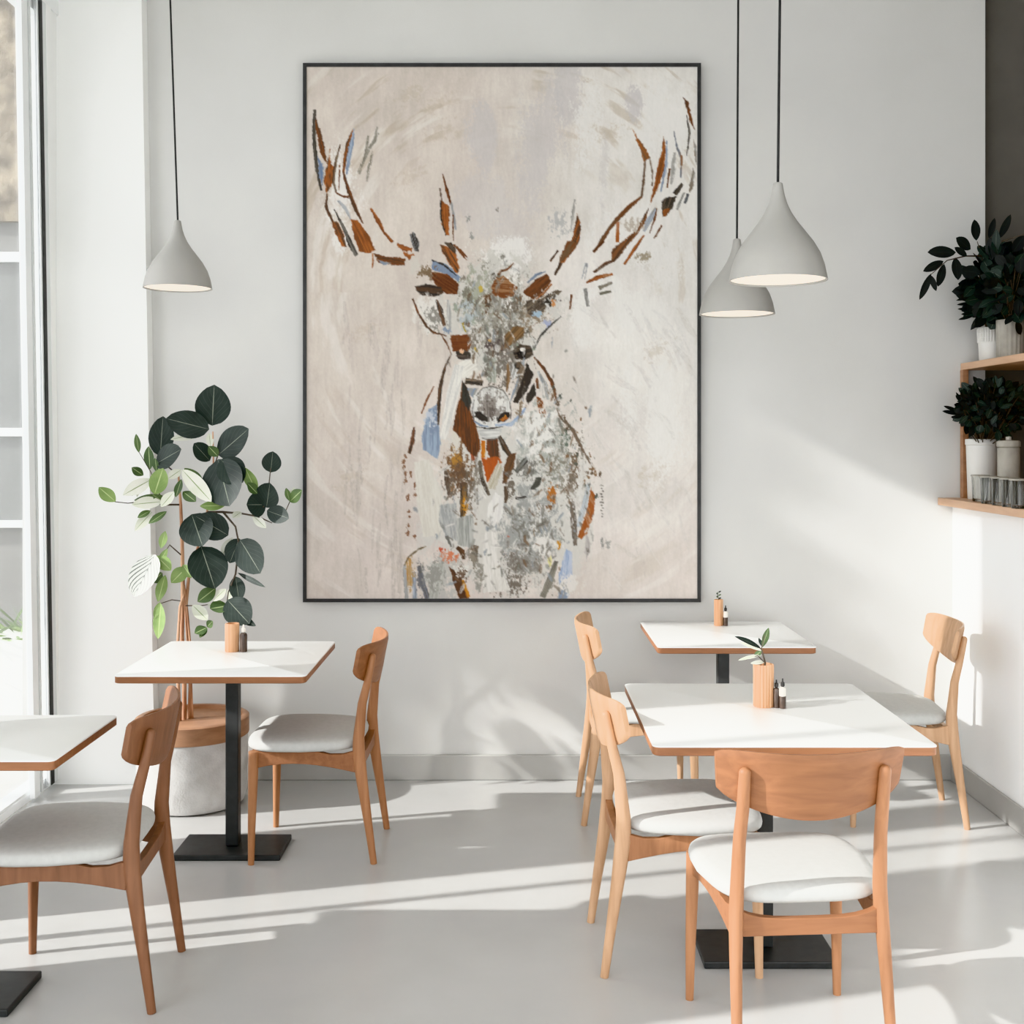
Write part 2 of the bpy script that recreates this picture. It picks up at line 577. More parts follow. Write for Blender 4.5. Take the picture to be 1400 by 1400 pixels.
# ------------------------------------------------------------------ outside the window
struct(MB().box(-14, XL - 0.2, -3, 16, -0.12, -0.02).build('ground', 'paving', smooth=None))
bl = thing('neighbour_building', 'pale street building with rough beige stone upper storey beyond the window', 'building')
MB().box(-9, -2.6, 8.6, 9.2, 3.2, 7).build('stone_storey', 'stone', bl, smooth=None)
MB().box(-9, -2.6, 8.65, 9.2, -0.02, 3.2).build('ground_storey', 'pale_render', bl, smooth=None)
for k in range(3):
    x1 = -3.0 - k * 1.3
    s = MB()
    for (a, b_, c, d) in ((x1 - 1.05, x1, 0.95, 1.0), (x1 - 1.05, x1, 1.62, 1.68), (x1 - 1.05, x1, 2.9, 2.97),
                          (x1 - 1.05, x1 - 1.0, 0.95, 2.97), (x1 - .05, x1, 0.95, 2.97), (x1 - .42, x1 - .38, 1.0, 2.9)):
        s.box(a, b_, 8.58, 8.65, c, d)
    fo = s.build('shop_window', 'frame_white', bl, smooth=None)
    MB().box(x1 - 1.03, x1 - 0.02, 8.625, 8.645, 0.97, 2.95).build('shop_pane', 'shop_glass', fo, smooth=None)
pb = thing('outdoor_planter', 'long white outdoor planter with wispy green grass seen through the window', 'planter', (-2.95, 6.6, -0.02))
MB().box(-.75, .62, -.22, .22, 0, .52).build('trough', 'white', pb, smooth=None, bevel=.01)
lf = MB()
for k in range(150):
    bx, by = rnd.uniform(-.72, .6), rnd.uniform(-.2, .2)
    L_ = rnd.uniform(.12, .34)
    a = rnd.uniform(0, 2 * PI)
    up = rnd.uniform(-.25, 1)
    tip = Vector((bx + L_ * math.cos(a) * .6, by - abs(L_ * math.sin(a)) * .6 - (.12 if up < 0 else 0), .5 + L_ * up))
    lf.leaf((bx, by - (.18 if up < 0 else 0), .52), tip, .016, rnd.choice((0, 0, 1)), rnd.uniform(-1, 1), .15)
lf.build('foliage', ['leaf_mid', 'leaf_light'], pb, uv=True)
# unseen tree added across the pavement; its crown keeps sun off the painting
tr = thing('street_tree', 'slim leafy street tree standing outside across the pavement', 'tree', (-8.0, 3.48, -0.02))
MB().loft([(0, 0, 0), (.03, .02, 1.8), (-.02, 0, 3.6), (0, 0, 5.0)], [.09, .075, .06, .03]).build('trunk', 'trunk', tr)  # trunk of the added, unseen tree
tl = MB()
for k in range(3300):
    yy = max(-.42, min(.44, rnd.gauss(0, .24)))
    zl = 4.52 + (3.55 - (3.48 + yy)) * 2.0
    z = rnd.uniform(zl, 7.5) if k % 9 else rnd.uniform(zl - .2, zl + .6)
    p = Vector((rnd.uniform(-.4, .4), yy, z))
    d = Vector((rnd.gauss(0, 1), rnd.gauss(0, 1), rnd.gauss(0, .8))).normalized() * rnd.uniform(.14, .22)
    tl.leaf(p, p + d, .1, rnd.choice((0, 1)), rnd.uniform(-3, 3), ns=4)
tl.build('foliage', ['leaf_mid', 'leaf_dark'], tr, uv=True)


# ------------------------------------------------------------------ painting
def make_painting():
    x0, x1, y0, y1 = 418.5, 953.5, 90.5, 819.0
    step = 1.22
    nx = int((x1 - x0) / step) + 1
    ny = int((y1 - y0) / step) + 1
    gx = np.linspace(x0, x1, nx)
    gy = np.linspace(y0, y1, ny)
    X, Y = np.meshgrid(gx, gy)
    rs = np.random.RandomState(3)

    def vnoise(U, V, seed):
        r = np.random.RandomState(seed)
        T = r.rand(128, 128)
        iu = np.floor(U).astype(int); iv = np.floor(V).astype(int)
        fu = U - iu; fv = V - iv
        fu = fu * fu * (3 - 2 * fu); fv = fv * fv * (3 - 2 * fv)
        a = T[iv % 128, iu % 128]; b = T[iv % 128, (iu + 1) % 128]
        c = T[(iv + 1) % 128, iu % 128]; d = T[(iv + 1) % 128, (iu + 1) % 128]
        return (a * (1 - fu) + b * fu) * (1 - fv) + (c * (1 - fu) + d * fu) * fv

    def fbm(U, V, seed, o=4):
        s, amp, tot = 0, 1.0, 0
        for k in range(o):
            s = s + amp * vnoise(U * 2 ** k + 17.3 * k, V * 2 ** k + 5.1 * k, seed + k)
            tot += amp
            amp *= 0.55
        return s / tot

    def sm(a, b, t):
        t = np.clip((t - a) / (b - a), 0, 1)
        return t * t * (3 - 2 * t)

    # ground: warm greige at the left and foot, paler to the upper right
    C = np.zeros((ny, nx, 3))
    fx = (X - x0) / (x1 - x0); fy = (Y - y0) / (y1 - y0)
    warm = np.array((210, 200, 190.0)); pale = np.array((229, 226, 220.0)); foot = np.array((214, 204, 196.0))
    t = sm(0.35, 0.95, fx + 0.25 * (fbm(X / 60, Y / 90, 11) - .5))[..., None]
    C[:] = warm * (1 - t) + pale * t
    t2 = (sm(0.55, 1.0, fy + 0.2 * (fbm(X / 80, Y / 80, 14) - .5)) * 0.8)[..., None]
    C = C * (1 - t2) + foot * t2
    blot = fbm(X / 40, Y / 52, 20, 5)
    C += ((blot - .5) * 26)[..., None]
    C += ((fbm(X / 4.5, Y / 30, 25, 3) - .5) * 12)[..., None]
    C += ((fbm(X / 2.2, Y / 2.2, 28, 2) - .5) * 8)[..., None]
    # arcs swept round the head by a wide brush
    rr = np.hypot(X - 690, (Y - 400) * 0.92)
    arc = fbm(rr / 9, np.arctan2(Y - 400, X - 690) * 5, 31, 4)
    am = sm(.54, .72, arc) * sm(170, 240, rr) * sm(.38, .6, fbm(X / 55, Y / 55, 33)) * (.35 + .65 * sm(520, 250, Y))
    C = C * (1 - 0.34 * am[..., None]) + np.array((166, 148, 122.0)) * (0.34 * am[..., None])
    aw = sm(.55, .75, fbm(rr / 12, np.arctan2(Y - 400, X - 690) * 4, 41, 4)) * sm(150, 230, rr)
    C = C * (1 - 0.45 * aw[..., None]) + np.array((232, 228, 221.0)) * (0.45 * aw[..., None])

    def blend(mask, col, sl):
        c = np.asarray(col, float)
        C[sl] = C[sl] * (1 - mask[..., None]) + c * mask[..., None]

    def window_of(pts, pad):
        xs = [p[0] for p in pts]; ys = [p[1] for p in pts]
        i0 = max(int((min(xs) - pad - x0) / step), 0); i1 = min(int((max(xs) + pad - x0) / step) + 2, nx)
        j0 = max(int((min(ys) - pad - y0) / step), 0); j1 = min(int((max(ys) + pad - y0) / step) + 2, ny)
        return (slice(j0, j1), slice(i0, i1))

    cnt = [100]

    def poly(pts, col, col2=None, ang=None, rough=1.6, soft=0.9, op=1.0, dry=0.0):
        sl = window_of(pts, 6)
        x, y = X[sl], Y[sl]
        if x.size == 0:
            return
        n = len(pts)
        ins = np.zeros(x.shape, bool)
        dist = np.full(x.shape, 1e9)
        for i in range(n):
            ax, ay = pts[i]; bx, by = pts[(i + 1) % n]
            cond = (ay > y) != (by > y)
            with np.errstate(divide='ignore', invalid='ignore'):
                xi = (bx - ax) * (y - ay) / ((by - ay) if by != ay else 1e-9) + ax
            ins ^= cond & (x < xi)
            ex, ey = bx - ax, by - ay
            tt = np.clip(((x - ax) * ex + (y - ay) * ey) / max(ex * ex + ey * ey, 1e-9), 0, 1)
            dist = np.minimum(dist, np.hypot(x - ax - tt * ex, y - ay - tt * ey))
        sd = np.where(ins, dist, -dist)
        cnt[0] += 7
        sd = sd + (fbm(x / 3.2, y / 3.2, cnt[0], 3) - .5) * 2 * rough
        mk = sm(-soft, soft, sd) * op
        if ang is None:
            q = np.array(pts); q = q - q.mean(0)
            ev, ec = np.linalg.eigh(q.T @ q)
            ang = math.atan2(ec[1, 1], ec[0, 1])
        ca, sa = math.cos(ang), math.sin(ang)
        u = x * ca + y * sa; v = -x * sa + y * ca
        st = fbm(u / 22, v / 1.7, cnt[0] + 3, 3)
        if dry:
            mk = mk * sm(dry - .16, dry + .10, st * .6 + .4 * fbm(x / 3, y / 3, cnt[0] + 5, 3))
        c1 = np.asarray(col, float); c2 = np.asarray(col2 if col2 else [k * .74 for k in col], float)
        k = sm(.3, .7, st)[..., None]
        cc = c1 * k + c2 * (1 - k)
        C[sl] = C[sl] * (1 - mk[..., None]) + cc * mk[..., None]

    def stroke(pts, wd, col, col2=None, **kw):
        """a brush mark along a line, wd = one width or one per point"""
        if not isinstance(wd, (list, tuple)):
            wd = [wd * .5] + [wd] * (len(pts) - 2) + [wd * .4]
        L_, R_ = [], []
        for i, p in enumerate(pts):
            a = pts[max(i - 1, 0)]; b = pts[min(i + 1, len(pts) - 1)]
            dx, dy = b[0] - a[0], b[1] - a[1]
            l = math.hypot(dx, dy) or 1
            L_.append((p[0] - dy / l * wd[i] / 2, p[1] + dx / l * wd[i] / 2))
            R_.append((p[0] + dy / l * wd[i] / 2, p[1] - dx / l * wd[i] / 2))
        kw.setdefault('ang', math.atan2(pts[-1][1] - pts[0][1], pts[-1][0] - pts[0][0]))
        kw.setdefault('rough', 1.0)
        kw.setdefault('soft', 0.75)
        poly(L_ + R_[::-1], col, col2, **kw)

    def mott(cx, cy, rx, ry, col, th=.5, sc=5.0, op=1.0, ang=0.0, sy=1.0):
        """scumbled, broken colour inside an ellipse"""
        sl = window_of([(cx - rx, cy - ry), (cx + rx, cy + ry)], 10)
        x, y = X[sl], Y[sl]
        cnt[0] += 5
        ca, sa = math.cos(ang), math.sin(ang)
        u = ((x - cx) * ca + (y - cy) * sa) / rx; v = (-(x - cx) * sa + (y - cy) * ca) / ry
        d = np.hypot(u, v)
        f = .62 * fbm(x / sc, y / (sc * sy * 1.35), cnt[0], 4) + .38 * fbm(x / 1.7, y / 2.6, cnt[0] + 2, 3)
        mk = sm(th - .09, th + .09, f - .30 * (d - .5)) * sm(1.35, 1.0, d) * op
        blend(mk, col, sl)

    BR, DB, OB, DK = (116, 68, 34), (82, 58, 40), (158, 92, 42), (52, 46, 40)
    BL, GR, CR, RU, AM = (126, 140, 160), (152, 150, 144), (228, 223, 215), (178, 86, 30), (196, 134, 40)
    LG = (186, 185, 180)

    def A(*p): return [(400 + u * 290 / 1400, 70 + v * 290 / 1400) for u, v in p]
    def B(*p): return [(680 + u * 290 / 1400, 70 + v * 290 / 1400) for u, v in p]
    def Cc(*p): return [(540 + u * 300 / 1400, 330 + v * 300 / 1400) for u, v in p]
    def D(*p): return [(540 + u * 300 / 1400, 540 + v * 300 / 1400) for u, v in p]

    # broad grey and violet veils behind the head
    for (cx, cy, rx, ry, o) in ((655, 190, 22, 50, .6), (740, 200, 34, 90, .55), (770, 120, 30, 45, .6), (700, 320, 40, 50, .4), (870, 140, 14, 26, .7), (825, 240, 10, 60, .4), (660, 280, 50, 40, .4)):
        mott(cx, cy, rx, ry, (199, 195, 194), .42, 26, o, 0, 2.5)
    for (cx, cy, rx, ry) in ((880, 330, 70, 60), (910, 180, 45, 90), (800, 170, 30, 60), (690, 350, 60, 25), (860, 420, 60, 40), (800, 420, 30, 50), (900, 560, 50, 120), (470, 260, 30, 80)):
        mott(cx, cy, rx, ry, (233, 231, 226), .44, 22, .8, 0, 1.6)
    for (cx, cy) in ((470, 300), (560, 130), (600, 180), (565, 240), (500, 450), (480, 650), (900, 480), (890, 650), (600, 140), (840, 180)):
        mott(cx, cy, 34, 16, (188, 174, 154), .54, 7, .34, -.5, .5)

    # ---- left antler
    poly(A((145, 380), (165, 470), (190, 540), (212, 640), (228, 745), (205, 720), (180, 660), (165, 560), (145, 500)), BR, DB)
    stroke(A((146, 385), (140, 500), (146, 640), (162, 780), (188, 920)), [3, 4.5, 5, 5, 2.5], (88, 82, 72), DK)
    poly(A((165, 690), (207, 765), (197, 890), (176, 830)), BL, (104, 124, 154))
    poly(A((246, 630), (252, 740), (284, 790), (262, 880), (226, 945), (205, 850), (220, 780), (236, 720)), OB, DB, rough=2)
    stroke(A((316, 615), (292, 700), (274, 790), (270, 860), (286, 930)), [1, 3, 4, 3, 2], (118, 100, 80), DB)
    stroke(A((312, 740), (308, 830), (306, 920)), 2, BR)
    stroke(A((402, 515), (365, 610), (345, 720), (335, 805)), [2, 5, 5, 3], OB, DB)
    poly(A((405, 512), (407, 590), (378, 740), (356, 835), (350, 780), (370, 630)), BL, (158, 172, 190))
    stroke(A((335, 800), (372, 930), (420, 1050), (466, 1140)), [3, 5, 5, 1.5], BR, DB)
    stroke(A((282, 930), (330, 958), (370, 962)), [1.5, 3, 3.5], BR)
    for q in (((570, 540), (500, 650), (440, 810)), ((530, 660), (505, 770), (490, 860)), ((500, 560), (480, 700), (430, 800)), ((560, 500), (540, 600), (500, 640))):
        stroke(A(*q), 5, (150, 146, 136), (104, 98, 84), dry=.46, op=.9)
    stroke(A((226, 940), (222, 1030), (256, 1105), (270, 1135)), [2, 4, 3, 2], DB, BR, dry=.32)
    poly(A((258, 1128), (292, 1122), (332, 1190), (358, 1295), (325, 1290), (285, 1210)), OB, DB)
    stroke(A((275, 1045), (340, 1170), (380, 1270), (424, 1350)), [1, 4, 7, 5], (112, 108, 100), DK)
    poly(A((383, 1112), (432, 1120), (500, 1210), (548, 1312), (500, 1335), (440, 1322), (410, 1240)), BR, OB)
    stroke(A((300, 985), (350, 1040), (385, 1110)), 5, (176, 178, 180), dry=.4)
    stroke(A((515, 1038), (560, 1112), (600, 1190), (660, 1262)), [2, 6, 3, 5], BR, OB)
    poly(A((535, 1335), (640, 1358), (745, 1368), (740, 1410), (650, 1412), (570, 1395)), BR, DB)
    poly(A((560, 1375), (650, 1400), (600, 1415)), BL, GR)
    for q in (((690, 1272), (740, 1300), (785, 1312)), ((730, 1330), (770, 1360), (800, 1340))):
        stroke(A(*q), [3, 8, 4], BR, OB, rough=2)
    poly(A((775, 1212), (797, 1190), (838, 1255), (832, 1322), (808, 1318), (785, 1270)), (132, 134, 136), DK)
    stroke(A((530, 1335), (530, 1400), (526, 1430)), 2.5, OB)
    # inner left tine
    stroke(A((990, 808), (1018, 915), (1046, 1010)), [1, 4, 3], BR)
    stroke(A((972, 905), (978, 950), (988, 992)), 2.5, DB, dry=.3)
    poly(A((978, 982), (1032, 1022), (1036, 1080), (1030, 1215), (1008, 1210), (980, 1130)), BR, OB)
    stroke(A((978, 985), (980, 1100), (1010, 1215)), 2.2, DK)
    stroke(A((1048, 1000), (1065, 1090), (1078, 1180)), [2, 3.5, 2], BL, GR)
    stroke(A((1060, 1080), (1058, 1160), (1062, 1250)), 2.2, BR)
    poly(A((1005, 1262), (1045, 1262), (1080, 1310), (1075, 1350), (1040, 1310)), DK, DB)
    stroke(A((1062, 1275), (1110, 1330), (1150, 1380)), 3, BR, dry=.35)
    for q in ((1160, 1105), (1186, 1240), (1180, 1205)):
        mott(400 + q[0] * .207, 70 + q[1] * .207, 4, 6, GR, .45, 3)

    # ---- right antler
    poly(B((1226, 305), (1258, 330), (1282, 430), (1302, 515), (1272, 475), (1250, 380)), BR, DB)
    stroke(B((1248, 420), (1268, 540), (1262, 600), (1250, 690)), [1, 2.6, 2.4, 1.2], (110, 104, 94), DK)
    poly(B((1293, 585), (1314, 630), (1316, 765), (1304, 700)), (134, 100, 70), GR)
    poly(B((1292, 775), (1302, 800), (1292, 905), (1263, 935), (1274, 845)), (128, 116, 100), GR, dry=.3)
    poly(B((893, 516), (940, 590), (980, 645), (1008, 705), (965, 730), (945, 650), (915, 580)), OB, (120, 86, 56), dry=.24)
    stroke(B((975, 720), (966, 850), (950, 968)), [2, 3.5, 3], (124, 104, 84), DB)
    stroke(B((1004, 700), (1022, 800), (1022, 890)), [2, 3, 2], (150, 130, 108), dry=.35)
    stroke(B((952, 962), (880, 1018), (790, 1110), (738, 1172), (690, 1250), (634, 1328)), [2.5, 6, 6, 5, 5.5, 1.5], (104, 78, 54), BR)
    poly(B((1097, 560), (1112, 640), (1102, 780), (1062, 900), (1008, 1015), (1030, 900), (1058, 760), (1085, 660)), OB, BR)
    stroke(B((1118, 590), (1116, 740), (1078, 930)), [1.5, 4, 2], BL, (178, 186, 198))
    stroke(B((1165, 530), (1186, 640), (1216, 700), (1210, 835)), [1, 3, 3.5, 1.5], (142, 100, 68), (120, 126, 134))
    stroke(B((1170, 670), (1160, 780), (1148, 880)), 7, (168, 166, 160), GR, dry=.42)
    stroke(B((1138, 775), (1120, 900)), [2, 2], BR)
    stroke(B((1222, 875), (1170, 945)), [4, 7], (96, 86, 72), DK)
    poly(B((1083, 990), (1110, 965), (1182, 958), (1155, 1040), (1112, 1088), (1090, 1092)), (92, 80, 66), DK)
    poly(B((1088, 1050), (1140, 1035), (1115, 1090), (1092, 1094)), OB, BR)
    stroke(B((1258, 942), (1238, 1005)), [4, 3], (98, 100, 104))
    stroke(B((1232, 935), (1185, 1045)), [2, 4], GR, dry=.4)
    poly(B((997, 1040), (978, 1135), (900, 1235), (830, 1322), (772, 1392), (748, 1395), (760, 1308), (830, 1250), (920, 1180), (970, 1080)), (128, 82, 46), DB)
    stroke(B((1045, 1035), (1005, 1110), (965, 1190)), [3, 8, 4], (166, 176, 190), GR)
    stroke(B((1052, 1038), (1040, 1100), (1005, 1200)), [1.5, 3, 1.5], BR)
    stroke(B((968, 1215), (910, 1300), (838, 1405)), [2, 5, 2.5], BR, OB)
    stroke(B((1086, 1148), (1036, 1235)), [2.5, 2], BR, dry=.3)
    stroke(B((795, 1125), (792, 1260)), [4, 5], OB, (170, 120, 90))
    mott(866, 308, 16, 10, (190, 180, 166), .45, 4)
    poly(B((528, 1070), (550, 1150), (546, 1240), (512, 1310), (442, 1392), (408, 1400), (440, 1350), (490, 1250)), OB, DB)
    stroke(B((512, 980), (495, 1090), (490, 1190)), 5, (170, 168, 160), dry=.46)
    stroke(B((350, 1388), (398, 1322)), [2, 1.2], BR)
    mott(762, 306, 22, 20, (184, 183, 180), .52, 5)
    mott(880, 352, 14, 8, (160, 148, 128), .5, 4)

    # ---- neck and chest
    mott(690, 700, 110, 120, (206, 204, 197), .36, 20, .9)
    stroke(D((170, 420), (215, 640), (240, 900)), [20, 34, 26], (216, 212, 202), (208, 203, 192))
    poly(D((215, 90), (266, 62), (282, 200), (292, 310), (272, 412), (178, 345), (172, 260), (200, 150)), BL, (152, 168, 186), dry=.12)
    mott(590, 570, 10, 20, (190, 196, 204), .5, 4)
    stroke(Cc((362, 716), (320, 800), (290, 920), (280, 1040), (276, 1170)), [2, 3.4, 5, 5, 2], (102, 72, 48), DK)
    stroke(Cc((248, 925), (200, 1018), (168, 1100)), [1.5, 2.6, 1.2], BR, dry=.25)
    stroke(Cc((888, 738), (950, 812), (1002, 900), (1034, 1020)), [2, 4, 5, 3], BR, DB)
    stroke(Cc((905, 870), (912, 940)), [3, 4], BR, dry=.2)
    stroke(Cc((915, 830), (960, 920), (975, 1010)), 7, (196, 200, 204), GR, dry=.3)
    poly(Cc((898, 985), (932, 1000), (962, 1090), (962, 1180), (946, 1265), (924, 1262), (936, 1170), (918, 1090)), BR, (132, 72, 34))
    # right flank, speckled
    mott(745, 600, 52, 62, (172, 174, 166), .5, 6)
    mott(770, 640, 46, 60, (124, 118, 104), .55, 4, .8)
    mott(735, 590, 34, 40, (226, 224, 218), .48, 7)
    mott(790, 650, 26, 46, (216, 213, 206), .5, 6)
    mott(775, 600, 10, 26, (102, 112, 100), .55, 3)
    stroke(D((1020, 10), (1050, 130), (1140, 230), (1190, 340), (1270, 470)), [4, 5, 5, 5, 3], (116, 98, 80), dry=.46)
    mott(540 + 1150 * .2143, 540 + 430 * .2143, 7, 26, (112, 92, 72), .5, 3)
    # throat
    poly(D((590, 280), (655, 275), (670, 400), (610, 410), (580, 340)), (112, 64, 36), DB, ang=1.5)
    stroke(D((562, 290), (566, 400)), [6, 6], RU, AM, dry=.25)
    poly(D((552, 402), (660, 394), (684, 430), (622, 512), (590, 556), (568, 482)), RU, (160, 82, 36), ang=1.4)
    stroke(D((665, 262), (702, 340), (740, 392)), [5, 8, 6], DK, (92, 70, 50))
    poly(D((772, 366), (762, 452), (712, 562), (684, 564), (698, 452), (718, 392)), DB, (108, 76, 48), ang=1.9)
    poly(D((660, 420), (690, 470), (640, 600), (590, 600), (600, 550)), (206, 200, 184), (176, 168, 148))
    stroke(D((540, 420), (556, 540), (600, 640)), [5, 6, 4], (112, 100, 84), DK, dry=.3)
    stroke(D((520, 400), (510, 560), (530, 700)), 7, (214, 210, 202))
    mott(540 + 408 * .2143, 540 + 470 * .2143, 22, 34, (118, 88, 60), .46, 4.5)
    mott(540 + 385 * .2143, 540 + 400 * .2143, 9, 13, (168, 122, 56), .42, 5)
    mott(540 + 400 * .2143, 540 + 260 * .2143, 11, 16, (212, 206, 194), .42, 6)
    stroke(D((320, 470), (335, 560), (345, 640)), [4, 7, 4], (104, 88, 72), dry=.3)
    stroke(D((440, 560), (440, 680), (428, 790)), [9, 11, 5], (128, 96, 56), DK, dry=.22)
    mott(540 + 448 * .2143, 540 + 700 * .2143, 5, 20, AM, .5, 2.6)
    mott(540 + 368 * .2143, 540 + 590 * .2143, 3, 12, (186, 116, 46), .46, 2.6)
    stroke(D((490, 360), (500, 420)), [5, 5], (176, 92, 56), dry=.25)
    # chest greys
    poly(D((285, 700), (390, 690), (400, 930), (330, 920), (280, 800)), (158, 160, 158), (186, 186, 182), dry=.14)
    poly(D((390, 790), (500, 760), (505, 980), (400, 960)), (150, 152, 146), (184, 184, 178), dry=.16)
    mott(722, 720, 44, 56, (158, 159, 155), .43, 11)
    mott(714, 776, 36, 34, (140, 137, 130), .48, 8)
    mott(700, 800, 34, 22, (118, 110, 100), .55, 4)
    mott(735, 715, 20, 40, (212, 210, 204), .53, 6)
    mott(745, 745, 16, 16, (224, 221, 214), .45, 7)
    poly(D((862, 600), (900, 530), (940, 520), (925, 575), (890, 602)), (74, 74, 66), DK)
    stroke(D((770, 490), (830, 420), (845, 400)), [6, 8, 4], (122, 124, 118), DK, dry=.26)
    stroke(D((800, 520), (880, 480), (920, 500)), 4, (150, 150, 144), dry=.36)
    stroke(D((770, 660), (840, 650)), [3, 2], DK, dry=.3)
    stroke(D((700, 580), (712, 640), (705, 690)), [4, 6, 3], (110, 90, 70))
    mott(540 + 1005 * .2143, 540 + 630 * .2143, 8, 14, (176, 108, 44), .47, 3)
    mott(540 + 990 * .2143, 540 + 710 * .2143, 6, 7, (120, 84, 52), .5, 3)
    mott(540 + 1045 * .2143, 540 + 945 * .2143, 3, 8, (192, 136, 50), .42, 3)
    mott(540 + 722 * .2143, 540 + 905 * .2143, 3, 2.4, (196, 92, 70), .38, 3)
    poly(D((640, 622), (694, 660), (684, 780), (640, 855), (588, 822), (590, 720)), (228, 226, 220), (216, 213, 208))
    mott(540 + 608 * .2143, 540 + 828 * .2143, 6, 6, (158, 158, 154), .4, 5)
    poly(D((575, 870), (655, 872), (655, 1060), (740, 1250), (560, 1262), (560, 1000)), (226, 223, 216), (210, 207, 200))
    stroke(D((655, 1050), (690, 1140), (742, 1256)), 2, (240, 238, 233))
    poly(D((1247, 585), (1278, 640), (1272, 742), (1226, 882), (1190, 925), (1168, 902), (1210, 782), (1236, 682)), (150, 84, 38), OB)
    stroke(D((1238, 560), (1210, 700), (1170, 840)), [4, 8, 5], (182, 190, 196), GR, dry=.24)
    stroke(D((1130, 680), (1140, 820), (1150, 960)), [6, 9, 5], (120, 108, 96), dry=.42)
    poly(D((1220, 890), (1250, 950), (1225, 1060), (1205, 1000)), (196, 190, 184), (170, 164, 160))
    poly(D((1092, 985), (1132, 1000), (1132, 1180), (1102, 1300), (1052, 1300), (1044, 1150)), (156, 172, 198), (186, 194, 208))
    poly(D((1050, 1200), (1120, 1190), (1095, 1300), (1040, 1300)), (138, 152, 172), GR)
    stroke(D((1030, 1060), (990, 1180), (940, 1290)), [6, 9, 8], (142, 138, 126), dry=.26)
    mott(540 + 985 * .2143, 540 + 1060 * .2143, 3.5, 8, (220, 214, 150), .4, 4)
    mott(780, 800, 18, 18, (222, 218, 211), .42, 9)
    # foot of the picture, left
    mott(605, 790, 30, 32, (188, 186, 180), .42, 9)
    mott(540 + 345 * .2143, 540 + 1030 * .2143, 13, 9, (206, 126, 92), .45, 4)
    mott(540 + 296 * .2143, 540 + 985 * .2143, 6, 3.4, (190, 88, 60), .42, 3)
    stroke(D((395, 970), (430, 1000), (440, 1050)), [4, 8, 4], (108, 76, 50), dry=.2)
    poly(D((348, 1100), (400, 1128), (440, 1200), (474, 1300), (412, 1300), (374, 1200)), (92, 58, 36), DB)
    stroke(D((430, 1180), (470, 1290)), [4, 5], (160, 96, 44), AM, dry=.25)
    poly(D((368, 1095), (470, 1090), (470, 1160), (400, 1166)), (224, 221, 213), (206, 204, 197), rough=3)
    stroke(D((330, 900), (360, 970)), [4, 3], (110, 108, 102)); stroke(D((520, 960), (505, 1060)), [6, 8], (124, 110, 94), dry=.4)
    mott(540 + 500 * .2143, 540 + 1040 * .2143, 9, 18, (140, 132, 118), .5, 4)
    mott(540 + 540 * .2143, 540 + 1220 * .2143, 9, 9, (160, 158, 150), .5, 4)
    stroke(D((90, 1040), (75, 1120), (98, 1220)), [7, 9, 6], (180, 130, 66), (206, 190, 166), dry=.3)
    stroke(D((60, 1080), (66, 1190), (76, 1300)), [4, 5, 5], (170, 172, 174), GR)
    stroke(D((120, 1130), (128, 1300)), [5, 6], (178, 186, 198))
    stroke(D((152, 1090), (170, 1180), (210, 1300)), [5, 7, 8], (116, 120, 130), (92, 86, 80), dry=.22)
    poly(D((230, 1080), (330, 1060), (300, 1200), (270, 1300), (215, 1300)), (170, 170, 162), (196, 195, 188), dry=.2)
    stroke(D((60, 1090), (90, 1030), (150, 985), (200, 965)), 2.4, (150, 132, 100), dry=.3)
    # ticks down the left and right edges
    stroke(D((122, 205), (112, 290), (92, 372)), [3, 6, 4], (112, 74, 50), DK, dry=.22)
    for (u, v) in ((66, 385), (56, 430), (58, 470), (64, 500), (66, 548), (100, 510), (84, 655), (128, 640), (92, 745), (90, 780), (84, 832), (82, 880), (124, 910), (130, 580)):
        mott(540 + u * .2143, 540 + v * .2143, 3, 5, (132, 96, 72), .46, 2.4)
    for k in range(12):
        stroke(D((1310 + (k % 3) * 6, 575 + k * 18), (1330 - (k % 2) * 6, 580 + k * 18)), [1.6, 1.2], (120, 114, 104), dry=.25)
    for (u, v) in ((1320, 925), (1345, 945), (1365, 935), (1325, 960), (1360, 970)):
        mott(540 + u * .2143, 540 + v * .2143, 3, 5, GR, .48, 2.4)
    # ---- head: scumbled ground
    mott(675, 430, 66, 78, (204, 201, 193), .36, 12)
    mott(680, 420, 58, 66, (146, 142, 130), .5, 5.5, .9)
    mott(690, 480, 40, 80, (112, 104, 94), .53, 4.2, .9)
    mott(652, 400, 26, 46, (158, 160, 142), .5, 5, .8)
    mott(700, 400, 18, 30, (232, 229, 222), .46, 7)
    mott(735, 430, 34, 26, (140, 124, 104), .52, 5)
    mott(640, 430, 18, 30, (176, 184, 186), .52, 5)
    mott(665, 415, 10, 14, (98, 70, 46), .45, 6)
    for k in range(42):
        px, py = rs.uniform(620, 735), rs.uniform(375, 520)
        mott(px, py, rs.uniform(2, 6), rs.uniform(3, 9), [(90, 84, 74), (120, 112, 98), (212, 208, 200), (100, 74, 50), (148, 156, 140)][rs.randint(5)], .48, 2.6, .85)
    # bases of the antlers
    poly(Cc((235, 122), (330, 146), (416, 230), (405, 258), (330, 212), (238, 182)), BL, (110, 130, 160))
    stroke(Cc((235, 120), (310, 148), (392, 218)), 2.4, DK)
    poly(Cc((228, 195), (330, 208), (408, 270), (396, 338), (330, 336), (270, 292), (235, 240)), BR, (92, 50, 26))
    poly(Cc((288, 22), (330, 30), (392, 90), (412, 172), (396, 212), (350, 150), (310, 80)), OB, DB)
    stroke(Cc((320, 8), (352, 30), (388, 64)), 4, (104, 92, 76))
    stroke(Cc((382, 20), (420, 60), (462, 104)), 2.6, BR)
    poly(Cc((128, 288), (200, 272), (290, 288), (312, 330), (270, 352), (170, 346), (135, 312)), DB, DK)
